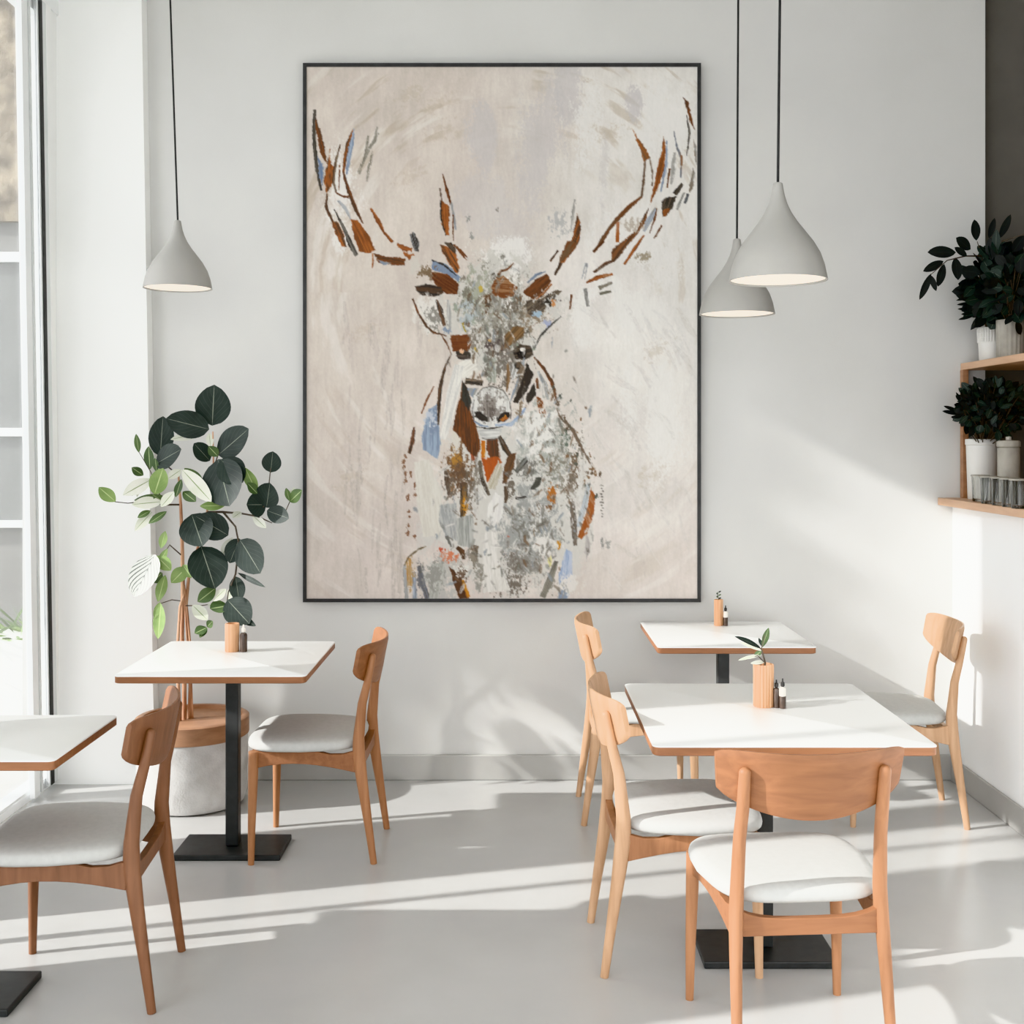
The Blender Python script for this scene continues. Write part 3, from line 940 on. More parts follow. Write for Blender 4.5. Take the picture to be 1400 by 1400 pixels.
    mott(583, 372, 16, 12, (120, 100, 76), .5, 3.5)
    mott(566, 362, 10, 14, (206, 200, 190), .45, 5)
    # left ear
    mott(590, 430, 24, 26, (222, 218, 210), .38, 9)
    mott(594, 436, 22, 26, (140, 136, 128), .53, 4)
    stroke(Cc((112, 365), (150, 460), (200, 540), (246, 582), (330, 602)), [2, 3.4, 3.4, 3, 1.5], BR, DB)
    stroke(Cc((262, 370), (292, 440), (316, 540)), [3, 7, 4], (112, 80, 56), DK, dry=.36)
    stroke(Cc((340, 370), (345, 470), (350, 560)), 6, (222, 220, 214))
    stroke(Cc((298, 600), (330, 650), (356, 715)), 2.2, BR)
    mott(611, 452, 6, 5, BL, .45, 4)
    # brow and right side
    poly(Cc((640, 240), (690, 218), (742, 260), (782, 292), (760, 348), (700, 362), (630, 348), (614, 292)), BR, (156, 116, 80), ang=.1)
    stroke(Cc((650, 238), (672, 190), (712, 182), (758, 138)), [4, 4, 3, 1.2], BR)
    poly(Cc((818, 322), (900, 240), (972, 204), (998, 260), (945, 322), (890, 372), (830, 342)), BR, (84, 52, 30))
    stroke(Cc((845, 265), (900, 215), (962, 192)), 4, BL)
    stroke(Cc((1000, 272), (950, 330), (900, 370)), 3, OB)
    poly(Cc((1100, -5), (1168, 8), (1130, 70), (1060, 136), (1044, 130), (1070, 60)), (110, 84, 58), BR)
    stroke(Cc((1062, 138), (1018, 216)), [5, 3], DB)
    stroke(Cc((1040, 60), (990, 125)), [2.5, 1.5], DB)
    stroke(Cc((1268, 198), (1340, 146), (1396, 122)), [3, 5, 4], BR, DB, dry=.3)
    stroke(Cc((1218, 264), (1290, 232), (1388, 208)), [3, 6, 3], OB, BR)
    stroke(Cc((1300, 300), (1385, 262)), [6, 3], (130, 122, 106), dry=.4)
    stroke(Cc((1305, 335), (1380, 318)), [4, 3], (120, 116, 100))
    stroke(Cc((1268, 66), (1332, 0)), [4, 3], BR)
    stroke(Cc((1212, 300), (1232, 415)), [5, 4], GR, dry=.35)
    stroke(Cc((1222, 140), (1202, 240)), [5, 5], (176, 178, 180), dry=.42)
    # right ear
    poly(Cc((838, 380), (930, 366), (1040, 306), (1064, 318), (950, 442), (880, 484), (840, 452)), (118, 104, 86), (74, 64, 54), dry=.3)
    mott(760, 418, 30, 26, (206, 203, 196), .5, 5)
    mott(748, 412, 22, 14, DK, .58, 4)
    mott(540 + 905 * .2143, 330 + 465 * .2143, 7, 6, (160, 182, 198), .4, 6)
    mott(540 + 965 * .2143, 330 + 525 * .2143, 7, 6, (164, 170, 196), .42, 5)
    mott(540 + 1008 * .2143, 330 + 400 * .2143, 5, 7, (196, 136, 84), .45, 4)
    stroke(Cc((1060, 480), (1010, 520), (930, 600), (890, 680)), [1.5, 2.5, 3, 2], (86, 84, 76), dry=.3)
    stroke(Cc((1128, 340), (1116, 435)), [3, 2.4], BR, dry=.3)
    # eyes and brow patches
    poly(Cc((352, 602), (470, 594), (494, 640), (470, 704), (368, 700)), (106, 58, 30), BR)
    poly(Cc((698, 604), (760, 540), (828, 545), (820, 602), (760, 652), (700, 686)), (138, 104, 66), (96, 76, 50))
    poly(Cc((388, 700), (440, 686), (486, 712), (478, 748), (420, 756), (390, 735)), DK, (88, 76, 66))
    mott(540 + 426 * .2143, 330 + 702 * .2143, 3, 3, (222, 178, 140), .3, 3)
    poly(Cc((748, 700), (800, 656), (872, 668), (884, 722), (832, 756), (768, 754)), DK, (92, 78, 62))
    poly(Cc((775, 708), (805, 690), (838, 706), (825, 745), (785, 748)), (30, 26, 24))
    mott(540 + 815 * .2143, 330 + 690 * .2143, 3.2, 2.6, (226, 222, 214), .25, 3)
    stroke(Cc((430, 520), (452, 578)), [2, 1.5], (214, 186, 60)); stroke(Cc((508, 678), (524, 704)), [3, 2], (208, 172, 60))
    mott(540 + 548 * .2143, 330 + 300 * .2143, 3, 5, (190, 168, 80), .35, 3)
    mott(540 + 610 * .2143, 330 + 630 * .2143, 3, 3, (204, 160, 90), .4, 3)
    # muzzle, cheeks
    poly(Cc((585, 745), (640, 740), (648, 900), (590, 900)), (178, 182, 170), (150, 150, 138), dry=.22)
    mott(540 + 640 * .2143, 330 + 660 * .2143, 18, 16, (88, 78, 74), .49, 3)
    poly(Cc((400, 770), (520, 750), (530, 830), (440, 880), (405, 860)), (230, 227, 218), (212, 208, 198))
    stroke(Cc((450, 890), (560, 905)), [9, 7], (128, 112, 94), DK, dry=.22)
    stroke(Cc((410, 790), (368, 980), (335, 1140), (306, 1260)), [13, 17, 14, 8], (228, 225, 217), (204, 202, 196))
    poly(Cc((428, 895), (470, 948), (494, 1100), (532, 1232), (548, 1310), (520, 1385), (470, 1342), (400, 1232), (368, 1202), (390, 1080), (420, 980)), BR, (84, 54, 34), ang=1.5)
    poly(Cc((430, 890), (462, 936), (490, 1030), (470, 1080), (425, 1010)), (58, 58, 52), DK)
    poly(Cc((462, 940), (530, 938), (500, 1000), (480, 985)), BL, GR)
    poly(Cc((735, 800), (800, 760), (800, 850), (750, 880)), (212, 212, 208), GR)
    poly(Cc((755, 770), (808, 768), (798, 820), (765, 805)), (66, 66, 62), DK)
    poly(Cc((838, 768), (886, 850), (842, 952), (782, 1034), (754, 1022), (790, 932), (828, 832)), (56, 46, 38), DK)
    poly(Cc((888, 900), (902, 972), (852, 1042), (830, 1002)), (62, 54, 46), DK)
    stroke(Cc((790, 870), (760, 960), (738, 1020)), 4, BL, GR)
    stroke(Cc((722, 770), (722, 880), (712, 960)), 5, (140, 108, 74), dry=.35)
    # nose
    poly([(540 + (612 + 128 * math.cos(a)) * .2143, 330 + (1062 + 138 * math.sin(a)) * .2143) for a in np.linspace(0, 2 * PI, 26)[:-1]], (224, 222, 216), (200, 199, 194), rough=2.5)
    mott(540 + 614 * .2143, 330 + 1052 * .2143, 21, 22, (132, 124, 116), .40, 5, .9)
    mott(540 + 600 * .2143, 330 + 1090 * .2143, 14, 18, (92, 82, 76), .5, 3.4, .9)
    mott(540 + 670 * .2143, 330 + 1030 * .2143, 7, 10, (224, 222, 216), .42, 4)
    poly(Cc((506, 1090), (545, 1088), (600, 1130), (595, 1152), (545, 1142), (512, 1118)), (38, 33, 30), DK)
    poly(Cc((650, 1130), (690, 1090), (730, 1090), (738, 1120), (700, 1150), (655, 1152)), (44, 38, 34), DK)
    poly(Cc((668, 1138), (705, 1108), (722, 1128), (690, 1148)), AM, OB)
    stroke(Cc((505, 1145), (545, 1175), (600, 1182)), 3.2, (140, 156, 178))
    stroke(Cc((640, 1172), (740, 1168), (800, 1110), (832, 1062)), [3, 5, 5, 3], (142, 162, 192), (176, 186, 200))
    stroke(Cc((515, 1182), (600, 1196), (690, 1182)), 2.2, DK)
    poly(Cc((525, 1200), (680, 1200), (655, 1258), (560, 1260)), (214, 213, 208), (176, 176, 172))
    stroke(Cc((555, 1255), (600, 1268), (660, 1258)), 2, (96, 88, 80))
    mott(540 + 795 * .2143, 330 + 1090 * .2143, 10, 20, (140, 122, 100), .54, 4)

    # darker scumbles of the throat, chest and forelegs; rim of the muzzle
    for (u, v, rx, ry, c, th) in ((400, 520, 22, 26, (98, 76, 58), .52), (360, 600, 10, 26, (110, 96, 82), .5), (470, 620, 12, 34, (104, 92, 78), .5), (520, 500, 8, 30, (126, 118, 106), .5),
                                  (740, 560, 10, 22, (98, 88, 76), .5), (850, 480, 22, 18, (110, 108, 100), .54), (930, 820, 22, 24, (128, 124, 114), .54), (820, 830, 18, 28, (120, 117, 108), .54),
                                  (780, 1080, 26, 20, (112, 104, 94), .53), (1130, 560, 9, 34, (112, 98, 82), .5), (250, 1150, 18, 26, (146, 145, 138), .48), (160, 1180, 7, 26, (104, 104, 108), .48),
                                  (420, 1150, 10, 18, (86, 62, 44), .5), (540, 1150, 10, 24, (140, 136, 126), .5), (1000, 1200, 10, 24, (134, 130, 120), .5), (100, 1150, 8, 26, (176, 148, 106), .5)):
        mott(540 + u * .2143, 540 + v * .2143, rx, ry, c, th, 3.6, .85)
    for (x_, y_, rx, ry, c, th) in ((702, 418, 16, 22, (98, 88, 76), .54), (648, 470, 9, 26, (120, 112, 100), .52), (668, 500, 8, 26, (112, 106, 96), .52), (712, 505, 7, 22, (104, 86, 66), .5), (640, 405, 12, 22, (116, 112, 98), .54)):
        mott(x_, y_, rx, ry, c, th, 3.4, .85)
    stroke(Cc((520, 985), (560, 935), (620, 925), (690, 950), (728, 1010)), [1, 2, 2, 2, 1], (130, 124, 116), dry=.34)
    stroke(Cc((505, 1010), (492, 1080), (505, 1140)), [1, 2.2, 1], (120, 116, 112), dry=.3)
    stroke(Cc((728, 1010), (742, 1080), (738, 1130)), [1, 2, 1], (120, 112, 104), dry=.3)
    stroke(Cc((590, 960), (585, 1060), (600, 1150)), [2, 4, 3], (150, 142, 134), dry=.42)
    # many short dry marks over the body and face
    pal = [(122, 116, 106), (140, 130, 116), (160, 160, 152), (120, 94, 70), (226, 223, 216), (218, 214, 206), (186, 187, 182), (150, 158, 164), (128, 130, 120), (222, 219, 212)]
    for k in range(420):
        if k < 150:                       # face
            px, py = rs.normal(680, 26), rs.normal(455, 58)
        elif k < 300:                     # right flank
            px, py = rs.normal(758, 26), rs.normal(665, 70)
        else:                             # chest and left foot
            px, py = rs.normal(675, 50), rs.normal(735, 50)
        if py > 815 or px > 812 or px < 565 or (py < 380 and abs(px - 680) > 50):
            continue
        if 640 < px < 705 and 520 < py < 600:
            continue
        l_ = rs.uniform(4, 17); a_ = rs.normal(1.5, .45) if k < 300 else rs.normal(1.5, .7)
        dx, dy = math.cos(a_) * l_ / 2, math.sin(a_) * l_ / 2
        stroke([(px - dx, py - dy), (px + rs.normal(0, 1), py), (px + dx, py + dy)], rs.uniform(1.6, 5.5), pal[rs.randint(len(pal))], dry=rs.uniform(.38, .52), op=.8, soft=1.2)
    for k in range(30):                   # dark flecks down the flank edge
        t_ = rs.rand()
        px, py = 760 + 55 * t_ + rs.normal(0, 8), 545 + 130 * t_ + rs.normal(0, 16)
        mott(px, py, rs.uniform(1.5, 4), rs.uniform(2, 6), [(96, 78, 60), (80, 84, 74), (128, 98, 68)][rs.randint(3)], .46, 2.2, .9)
    # left-hand side of the neck, smoky verticals over the ground
    for k in range(70):
        px, py = rs.uniform(470, 640), rs.uniform(430, 800)
        if 560 < px < 640 and py > 500:
            continue
        stroke([(px, py - rs.uniform(15, 40)), (px + rs.normal(0, 3), py), (px + rs.normal(0, 3), py + rs.uniform(15, 40))], rs.uniform(3, 9), (196, 186, 177), dry=.46, op=.35)
    for k in range(60):
        px, py = rs.uniform(780, 945), rs.uniform(360, 800)
        stroke([(px - rs.uniform(5, 22), py - rs.uniform(10, 30)), (px, py), (px + rs.uniform(5, 22), py + rs.uniform(10, 30))], rs.uniform(4, 11), (230, 227, 221) if k % 3 else (206, 198, 190), dry=.46, op=.24)
    # overall brush grain and impasto
    C[:] += ((fbm(X / 1.6, Y / 5, 91, 2) - .5) * 7)[..., None]
    np.clip(C, 0, 255, out=C)

    # to a finely divided flat canvas with its colours on the points
    YC = 5.462
    col = (C / 255.0) * 0.94
    colL = np.where(col <= 0.04045, col / 12.92, ((col + 0.055) / 1.055) ** 2.4)
    mn = colL.min(2, keepdims=True)
    colL = np.minimum(colL + 0.8 * np.where(mn < .04, np.sqrt(mn / 6.25) - mn, .04), .97)
    vx = (X - CX) * YC / F; vz = H + (HY - Y) * YC / F
    relief = (C.mean(2) / 255.0) * 0.0004 * rs.rand(ny, nx)
    P = np.stack([vx, np.full_like(vx, YC) - relief, vz], -1).reshape(-1, 3)
    idx = np.arange(nx * ny).reshape(ny, nx)
    q = np.stack([idx[:-1, :-1], idx[1:, :-1], idx[1:, 1:], idx[:-1, 1:]], -1).reshape(-1, 4)
    me = bpy.data.meshes.new('canvas')
    me.vertices.add(len(P))
    me.vertices.foreach_set('co', P.astype(np.float32).ravel())
    me.loops.add(q.size)
    me.loops.foreach_set('vertex_index', q.astype(np.int32).ravel())
    me.polygons.add(len(q))
    me.polygons.foreach_set('loop_start', np.arange(0, q.size, 4, dtype=np.int32))
    me.update(calc_edges=True)
    ca = me.color_attributes.new('paint', 'FLOAT_COLOR', 'POINT')
    rgba = np.ones((len(P), 4), np.float32)
    rgba[:, :3] = colL.reshape(-1, 3)
    ca.data.foreach_set('color', rgba.ravel())
    m_, nt, N, L, b = new_mat('oil_paint')
    at_ = N.new('ShaderNodeAttribute'); at_.attribute_name = 'paint'
    L.new(at_.outputs['Color'], b.inputs['Base Color'])
    b.inputs['Roughness'].default_value = 0.8
    b.inputs['Specular IOR Level'].default_value = 0.15
    me.materials.append(m_)
    o = bpy.data.objects.new('canvas', me)
    COL.objects.link(o)
    return o


pt = thing('framed_painting', 'large painting of a stag in browns and blues, thin black frame, on the back wall', 'painting', (0, 5.5, 0))
cv = make_painting()
cv.parent = pt
cv.location = (0, -5.5, 0)
fx0, fx1 = (414 - CX) * 5.455 / F, (958.5 - CX) * 5.455 / F
fz0, fz1 = H + (HY - 823.5) * 5.455 / F, H + (HY - 86) * 5.455 / F
fm = MB()
t = 0.0165
for (a, b_, c, d) in ((fx0, fx1, fz0, fz0 + t), (fx0, fx1, fz1 - t, fz1), (fx0, fx0 + t, fz0 + t, fz1 - t), (fx1 - t, fx1, fz0 + t, fz1 - t)):
    fm.box(a, b_, -0.045, -0.001, c, d)
fm.build('frame', 'art_frame', pt, smooth=None)
MB().box(fx0 + t, fx1 - t, -0.034, -0.001, fz0 + t, fz1 - t).build('backing_board', 'ceramic', pt, smooth=None)


# ------------------------------------------------------------------ tables
def rrect(x0, x1, y0, y1, r, z, n=6):
    pts = []
    for (cx, cy, a0) in ((x1 - r, y1 - r, 0), (x0 + r, y1 - r, 90), (x0 + r, y0 + r, 180), (x1 - r, y0 + r, 270)):
        for k in range(n + 1):
            a = math.radians(a0 + 90 * k / n)
            pts.append((cx + r * math.cos(a), cy + r * math.sin(a), z))
    return pts


def make_table(label, cx, cy, hw, hd, pw=0.205, pd=0.12, py=0.0):
    t_ = thing('cafe_table', label, 'table', (cx, cy, 0), 0)
    m_ = MB()
    m_.rings([rrect(-hw, hw, -hd, hd, .02, .7465), rrect(-hw, hw, -hd, hd, .02, .749), rrect(-hw + .0015, hw - .0015, -hd + .0015, hd - .0015, .02, .7505)])
    m_.build('tabletop', 'laminate', t_, 50)
    e_ = MB()
    e_.rings([rrect(-hw + .004, hw - .004, -hd + .004, hd - .004, .02, .722), rrect(-hw + .0005, hw - .0005, -hd + .0005, hd - .0005, .02, .7245), rrect(-hw + .0005, hw - .0005, -hd + .0005, hd - .0005, .02, .7463)])
    e_.build('edge_band', 'wood_h', t_, 50)
    c_ = MB().box(-.025, .025, py - .025, py + .025, .024, .715)
    c_.build('column', 'black_metal', t_, None, bevel=.004)
    MB().box(-.17, .17, py - .17, py + .17, .712, .7215).build('mounting_plate', 'black_metal', t_, None)
    b_ = MB().box(-pw, pw, py - pd, py + pd, 0.0, .022)
    b_['x'] if False else None
    b_.build('base_plate', 'black_metal', t_, None, bevel=.004)
    return t_


make_table('white square cafe table with black column, in front of the big leafy plant', -1.085, 4.555, .345, .36)
make_table('white square cafe table holding a fluted wooden cup with a sprout', .785, 3.65, .395, .415)
make_table('small white cafe table pushed against the back wall', .92, 5.11, .325, .335)
make_table('white cafe table cut by the photo edge, beside the window', -1.61, 3.345, .40, .255, .215, .12, .01)


# ------------------------------------------------------------------ chairs
def back_y(u, z):
    return -0.185 - 0.072 * (1 - u * u) - 0.20 * (z - 0.65)


def make_chair(label, loc, rz):
    t_ = thing('dining_chair', label, 'chair', loc, rz, 'beech cafe chairs')
    # cushion: rounded trapezoid, domed
    def outline(sc, z, n=44):
        pts = []
        for k in range(n):
            a = 2 * PI * k / n
            c, s = math.cos(a), math.sin(a)
            e = 2 / 4.2
            x = abs(c) ** e * (1 if c >= 0 else -1)
            y = abs(s) ** e * (1 if s >= 0 else -1)
            wx = .238 if y > 0 else .238 - .032 * (-y)
            pts.append((x * wx * sc, y * .218 * sc + .008, z))
        return pts
    m_ = MB()
    m_.rings([outline(.90, .424), outline(.96, .426), outline(.993, .434), outline(1.0, .444), outline(.985, .456), outline(.95, .4635),
              outline(.86, .469), outline(.7, .4725), outline(.45, .4745), outline(.2, .475), outline(.03, .475)])
    m_.build('seat', 'fabric', t_, 180)
    # backrest: bent panel, deeper in the middle
    nu, nv, th = 32, 10, 0.0075
    vs = []
    for side in (1, -1):
        for i in range(nu + 1):
            u = -1 + 2 * i / nu
            rc = (1 - abs(u) ** 9) ** (1 / 9.0) if abs(u) < 1 else 0.0
            rc = max(rc, .80)
            zt, zb = .824 + .006 * u * u, .652 + .058 * u * u
            zm, hh = (zt + zb) / 2, (zt - zb) / 2 * rc
            for j in range(nv + 1):
                v = -1 + 2 * j / nv
                z = zm + hh * v
                xw = .243 * (0.965 + 0.035 * (v + 1) / 2 * 1.0)
                dy = 2 * .072 * u / .243
                nl = math.hypot(1, dy)
                edge = min(1.0, (1 - abs(v)) * 5 + .45)
                off = side * th * edge
                vs.append((u * xw - off * dy / nl * -1 * 0 + 0.0, back_y(u, z) - off, z))
    fs = []
    st = (nu + 1) * (nv + 1)
    for i in range(nu):
        for j in range(nv):
            a = i * (nv + 1) + j
            fs.append((a, a + nv + 1, a + nv + 2, a + 1))
            fs.append((st + a, st + a + 1, st + a + nv + 2, st + a + nv + 1))
    for i in range(nu):
        a = i * (nv + 1)
        fs.append((a, st + a, st + a + nv + 1, a + nv + 1))
        a += nv
        fs.append((a, a + nv + 1, st + a + nv + 1, st + a))
    for j in range(nv):
        fs.append((j, j + 1, st + j + 1, st + j))
        a = nu * (nv + 1) + j
        fs.append((a, st + a, st + a + 1, a + 1))
    MB().add(vs, fs).build('backrest', 'wood_h', t_, 50)
    # legs: the rear pair run up behind the backrest
    for s in (-1, 1):
        xq = .178
        u = xq / .243
        def yb(z):
            return back_y(u, z) - th - .010
        MB().loft([(s * .198, -.268, 0), (s * .195, -.248, .14), (s * .191, -.224, .30), (s * .187, -.210, .40), (s * .184, -.209, .47), (s * .181, yb(.60) + .004, .60), (s * xq, yb(.68), .68), (s * xq, yb(.775), .775)],
                  [(.0115, .0125), (.0135, .0155), (.016, .021), (.018, .025), (.0175, .022), (.0165, .017), (.0165, .015), (.015, .013)],
                  n=14, round_end=True).build('leg', 'wood', t_, 60)
    for s in (-1, 1):
        MB().loft([(s * .215, .192, 0), (s * .213, .190, .15), (s * .209, .186, .32), (s * .207, .184, .424)], [.0115, .0145, .0185, .0195], n=14).build('leg', 'wood', t_, 60)
    # rails
    for s in (-1, 1):
        m_ = MB()
        rings = []
        for k in range(9):
            v = k / 8
            x = s * (.203 - .016 * v); y = .178 - .375 * v
            zt = .4235 - .012 * math.sin(PI * min(max((v - .62) / .38, 0), 1)) * 1.2
            zb = .372 - .030 * v + .018 * math.sin(PI * v) - .012 * (1 - v) ** 6
            rings.append([(x - .010, y, zb), (x + .010, y, zb), (x + .010, y, zt), (x - .010, y, zt)])
        m_.rings(rings).build('side_rail', 'wood_h', t_, 30, bevel=.002)
    m_ = MB()
    rings = []
    for k in range(13):
        v = -1 + k / 6
        rings.append([(v * .183, -.200, .352), (v * .183, -.222, .352), (v * .183, -.222, .420 - .026 * (1 - v ** 4)), (v * .183, -.200, .420 - .026 * (1 - v ** 4))])
    m_.rings(rings).build('rear_rail', 'wood_h', t_, 30, bevel=.002)
    m_ = MB()
    rings = []
    for k in range(13):
        v = -1 + k / 6
        rings.append([(v * .202, .175, .378 + .010 * (1 - v ** 4)), (v * .202, .195, .378 + .010 * (1 - v ** 4)), (v * .202, .195, .4235), (v * .202, .175, .4235)])
    m_.rings(rings).build('front_rail', 'wood_h', t_, 30, bevel=.002)
    return t_


ch = make_chair('beech chair with its curved back to the viewer, front of the table with the sprout', (.735, 3.165, 0), math.radians(4))
cB = dup(ch, (.535, 3.685, 0), math.radians(-90 + 2), 'beech chair drawn up sideways to the table with the sprout')
dup(ch, (-.785, 4.61, 0), math.radians(90 - 1), 'beech chair with pale seat at the table by the big leafy plant')
cD = dup(ch, (-1.285, 3.44, 0), math.radians(90 + 4), 'shaded brown beech chair at the table by the window, cut by the photo edge')
cE = dup(ch, (.565, 5.04, 0), math.radians(-90), 'far beech chair at the wall table, below the painting')
cF = dup(ch, (1.62, 5.02, 0), math.radians(90 - 6), 'far beech chair at the wall table, beside the right wall')


def retone(root, mat, names):
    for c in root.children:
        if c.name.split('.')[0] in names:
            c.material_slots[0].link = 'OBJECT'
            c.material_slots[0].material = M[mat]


bpy.context.view_layer.update()
WOODEN = ('leg', 'backrest', 'side_rail', 'rear_rail', 'front_rail')
retone(cE, 'wood_pale', WOODEN)
retone(cF, 'wood_pale', WOODEN)
retone(cB, 'wood_pale', ('backrest', 'leg'))
retone(cB, 'wood', ('side_rail', 'rear_rail', 'front_rail'))
retone(cD, 'wood_dark', WOODEN)

# ------------------------------------------------------------------ pendant lamps
def make_lamp(label, px, py_rim, Y, dia, x_top):
    R = dia / 2
    rim = at(px, py_rim, Y)
    t_ = thing('pendant_lamp', label, 'lamp', rim, 0, 'grey pendant lamps')
    k = dia / .30
    prof = [(.150, 0), (.1475, .012), (.141, .045), (.128, .082), (.108, .117), (.083, .150), (.060, .180), (.042, .208), (.029, .236), (.021, .262), (.0165, .285), (.0145, .300), (.010, .303)]
    out = [(r * k, z * k) for r, z in prof]
    inner = [((r - .004) * k, (z - .0015) * k) for r, z in prof[::-1][2:]]
    inner[-1] = (.1462 * k, 0.0)
    m_ = MB().lathe(out + [(.004 * k, .303 * k)], 56)
    m_.f = [f for f in m_.f if len(f) == 4 or len(f) < 20]
    m_.mi = [0] * len(m_.f)
    m_.lathe([(.001, .27 * k)] + inner, 56)
    m_.f = [f for f in m_.f if len(f) < 20]
    m_.mi = [0] * len(m_.f)
    # close the lip
    m_.lathe([(.1462 * k, 0.0), (.150 * k, 0.0)], 56)
    m_.f = [f for f in m_.f if len(f) < 20]
    m_.mi = [0] * len(m_.f)
    m_.build('lamp_shade', 'shade', t_, 60)
    MB().lathe([(.001, .010 * k), (.1435 * k, .010 * k), (.1445 * k, .006 * k), (.001, .004 * k)], 56).build('diffuser', 'glow', t_, 60)
    top = at(x_top, 0, Y) - rim
    up = (ZC - rim.z) / top.z if top.z else 1
    ctop = Vector((top.x + (top.x) * (up - 1), 0, ZC - rim.z - .02))
    c_ = MB().loft([(0, 0, .30 * k), (ctop.x * .5, 0, (.30 * k + ctop.z) / 2), ctop], [.0042 * k] * 3, n=10)
    c_.build('cord', 'cord', t_, 60)
    MB().lathe([(.05, ZC - rim.z - .022), (.05, ZC - rim.z - .001)], 30, (ctop.x, 0, 0)).build('ceiling_rose', 'cap_black', t_, 40)
    return t_


make_lamp('grey teardrop pendant lamp hanging over the table by the big leafy plant', 243, 394.5, 5.05, .291, 232)
make_lamp('largest grey teardrop pendant lamp, nearest, over the table with the sprout', 1063.5, 384, 3.66, .304, 1067)
make_lamp('grey teardrop pendant lamp partly hidden behind the largest one', 1007.5, 430, 4.72, .302, 1009.5)


# ------------------------------------------------------------------ table things
def cup(label, px, py, Y, dia, h, nf=0):
    p = at(px, py, Y)
    t_ = thing('wooden_cup', label, 'cup', (p.x, p.y, .7505))
    r = dia / 2
    m_ = MB().lathe([(r * .95, 0), (r, .003), (r, h - .003), (r * .96, h), (r * .84, h), (r * .82, h - .02), (r * .8, .02), (.001, .018)], 64 if nf else 40, flute=.06 if nf else 0, nf=nf)
    m_.f = [f for f in m_.f]
    m_.build('cup_body', 'cup', t_, 40)
    return t_, h


def bottle(label, px, Y, r, h, mats, capm, neck=.3, top=.12):
    X_ = (px - CX) * Y / F
    t_ = thing('shaker_bottle', label, 'bottle', (X_, Y, .7505))
    MB().lathe([(r * .9, 0), (r, .003), (r, h * .42)], 24).build('bottle_base', mats[0], t_, 40)
    MB().lathe([(r, h * .42), (r, h * .62), (r * .85, h * .68), (r * neck, h * .72)], 24).build('bottle_body', mats[1], t_, 40)
    MB().lathe([(r * neck * 1.3, h * .72), (r * .6, h * .76), (r * .6, h * .86), (r * .25, h * .90), (r * .22, h)], 24).build('bottle_cap', capm, t_, 40)
    return t_


cA, hA = cup('fluted wooden cup holding a green sprout', 1044, 964, 3.72, .066, .134, 22)
sp = thing('sprout_plant', 'small sprout with two long leaves growing from the fluted wooden cup', 'plant', (cA.location.x, cA.location.y, .7505 + .06))
sy = 3.72
m_ = MB()
o_ = Vector(sp.location)
def rel(px, py, dy=0):
    return at(px, py, sy + dy) - o_
m_.loft([(0, 0, 0), rel(1046, 905), rel(1041, 887)], [.003, .003, .002], n=8)
m_.loft([rel(1041, 887), rel(1046, 868)], [.0018, .0012], n=6)
m_.loft([rel(1047, 908), rel(1036, 896, -.01), rel(1020, 902, -.01)], [.002, .0015, .001], n=6)
m_.build('stem', 'twig', sp, 60)
lf = MB()
lf.leaf(rel(1041, 887), rel(1004, 870, -.02), .022, 0, .6, .18)
lf.leaf(rel(1042, 885), rel(1051, 858, .01), .022, 1, .2)
lf.leaf(rel(1042, 890), rel(1012, 878, .03), .014, 2, .3, .15)
lf.leaf(rel(1042, 896), rel(1009, 903, -.02), .012, 2, .5, .25)
lf.leaf(rel(1046, 905), rel(1026, 907, -.02), .014, 2, .2, .3)
lf.leaf(rel(1041, 890), rel(1031, 898, .0), .018, 1, .2, .1)
lf.leaf(rel(1043, 885), rel(1037, 872, .02), .012, 0, .2, .1)
lf.build('foliage', ['leaf_dark', 'leaf_mid', 'leaf_pale'], sp, uv=True)
bottle('dark brown shaker bottle pressed against the fluted wooden cup', 1061.5, 3.70, .0105, .088, ('bottle_dark', 'bottle_dark'), 'cap_black')
bottle('shaker with white middle and black spout, outermost beside the fluted wooden cup', 1070, 3.69, .0105, .094, ('bottle_dark', 'label_white'), 'cap_black')

cup('smooth pale wooden cup on the table by the big leafy plant', 317.5, 889, 4.68, .056, .112)
bottle('dark pepper shaker beside the smooth wooden cup, by the big leafy plant', 333, 4.67, .0145, .108, ('bottle_dark', 'bottle_dark'), 'label_white')
cC, hC = cup('small wooden cup on the wall table below the painting', 982.5, 855, 5.33, .041, .118)
bottle('tiny dark bottle beside the small wooden cup on the wall table', 992, 5.32, .0105, .092, ('bottle_dark', 'label_white'), 'cap_black')
tw = thing('dried_sprig', 'tiny dried sprig standing in the small wooden cup on the wall table', 'plant', (cC.location.x, cC.location.y, .7505 + .03))
m_ = MB()
m_.loft([(0, 0, 0), (.001, 0, .08), (-.004, 0, .115)], [.0015, .0015, .001], n=6)
m_.build('stem', 'twig', tw, 60)
lf = MB()
for k in range(7):
    z = .09 + .005 * k
    a = k * 2.1
    lf.leaf((-.002, 0, z), (-.002 + .014 * math.cos(a), .010 * math.sin(a), z + .007), .007, k % 2, ns=5)
lf.build('foliage', ['leaf_dark', 'leaf_mid'], tw, uv=True)

# ------------------------------------------------------------------ the big plant and its planter
PX, PY_ = -1.41, 5.165
pl = thing('round_planter', 'large round concrete planter with a tan band, behind the table column', 'planter', (PX, PY_, 0))
m_ = MB().lathe([(.205, 0), (.222, .008), (.236, .05), (.240, .30), (.240, .355), (.232, .36), (.215, .36), (.212, .30), (.001, .30)], 64)
m_.build('planter_body', 'concrete', pl, 40)
MB().lathe([(.2405, .300), (.2445, .303), (.2445, .375), (.238, .379), (.2155, .379), (.2145, .361)], 64).build('planter_band', 'band', pl, 40)
MB().lathe([(.001, .345), (.12, .340), (.213, .330)], 40).build('soil', 'soil', pl, 60)

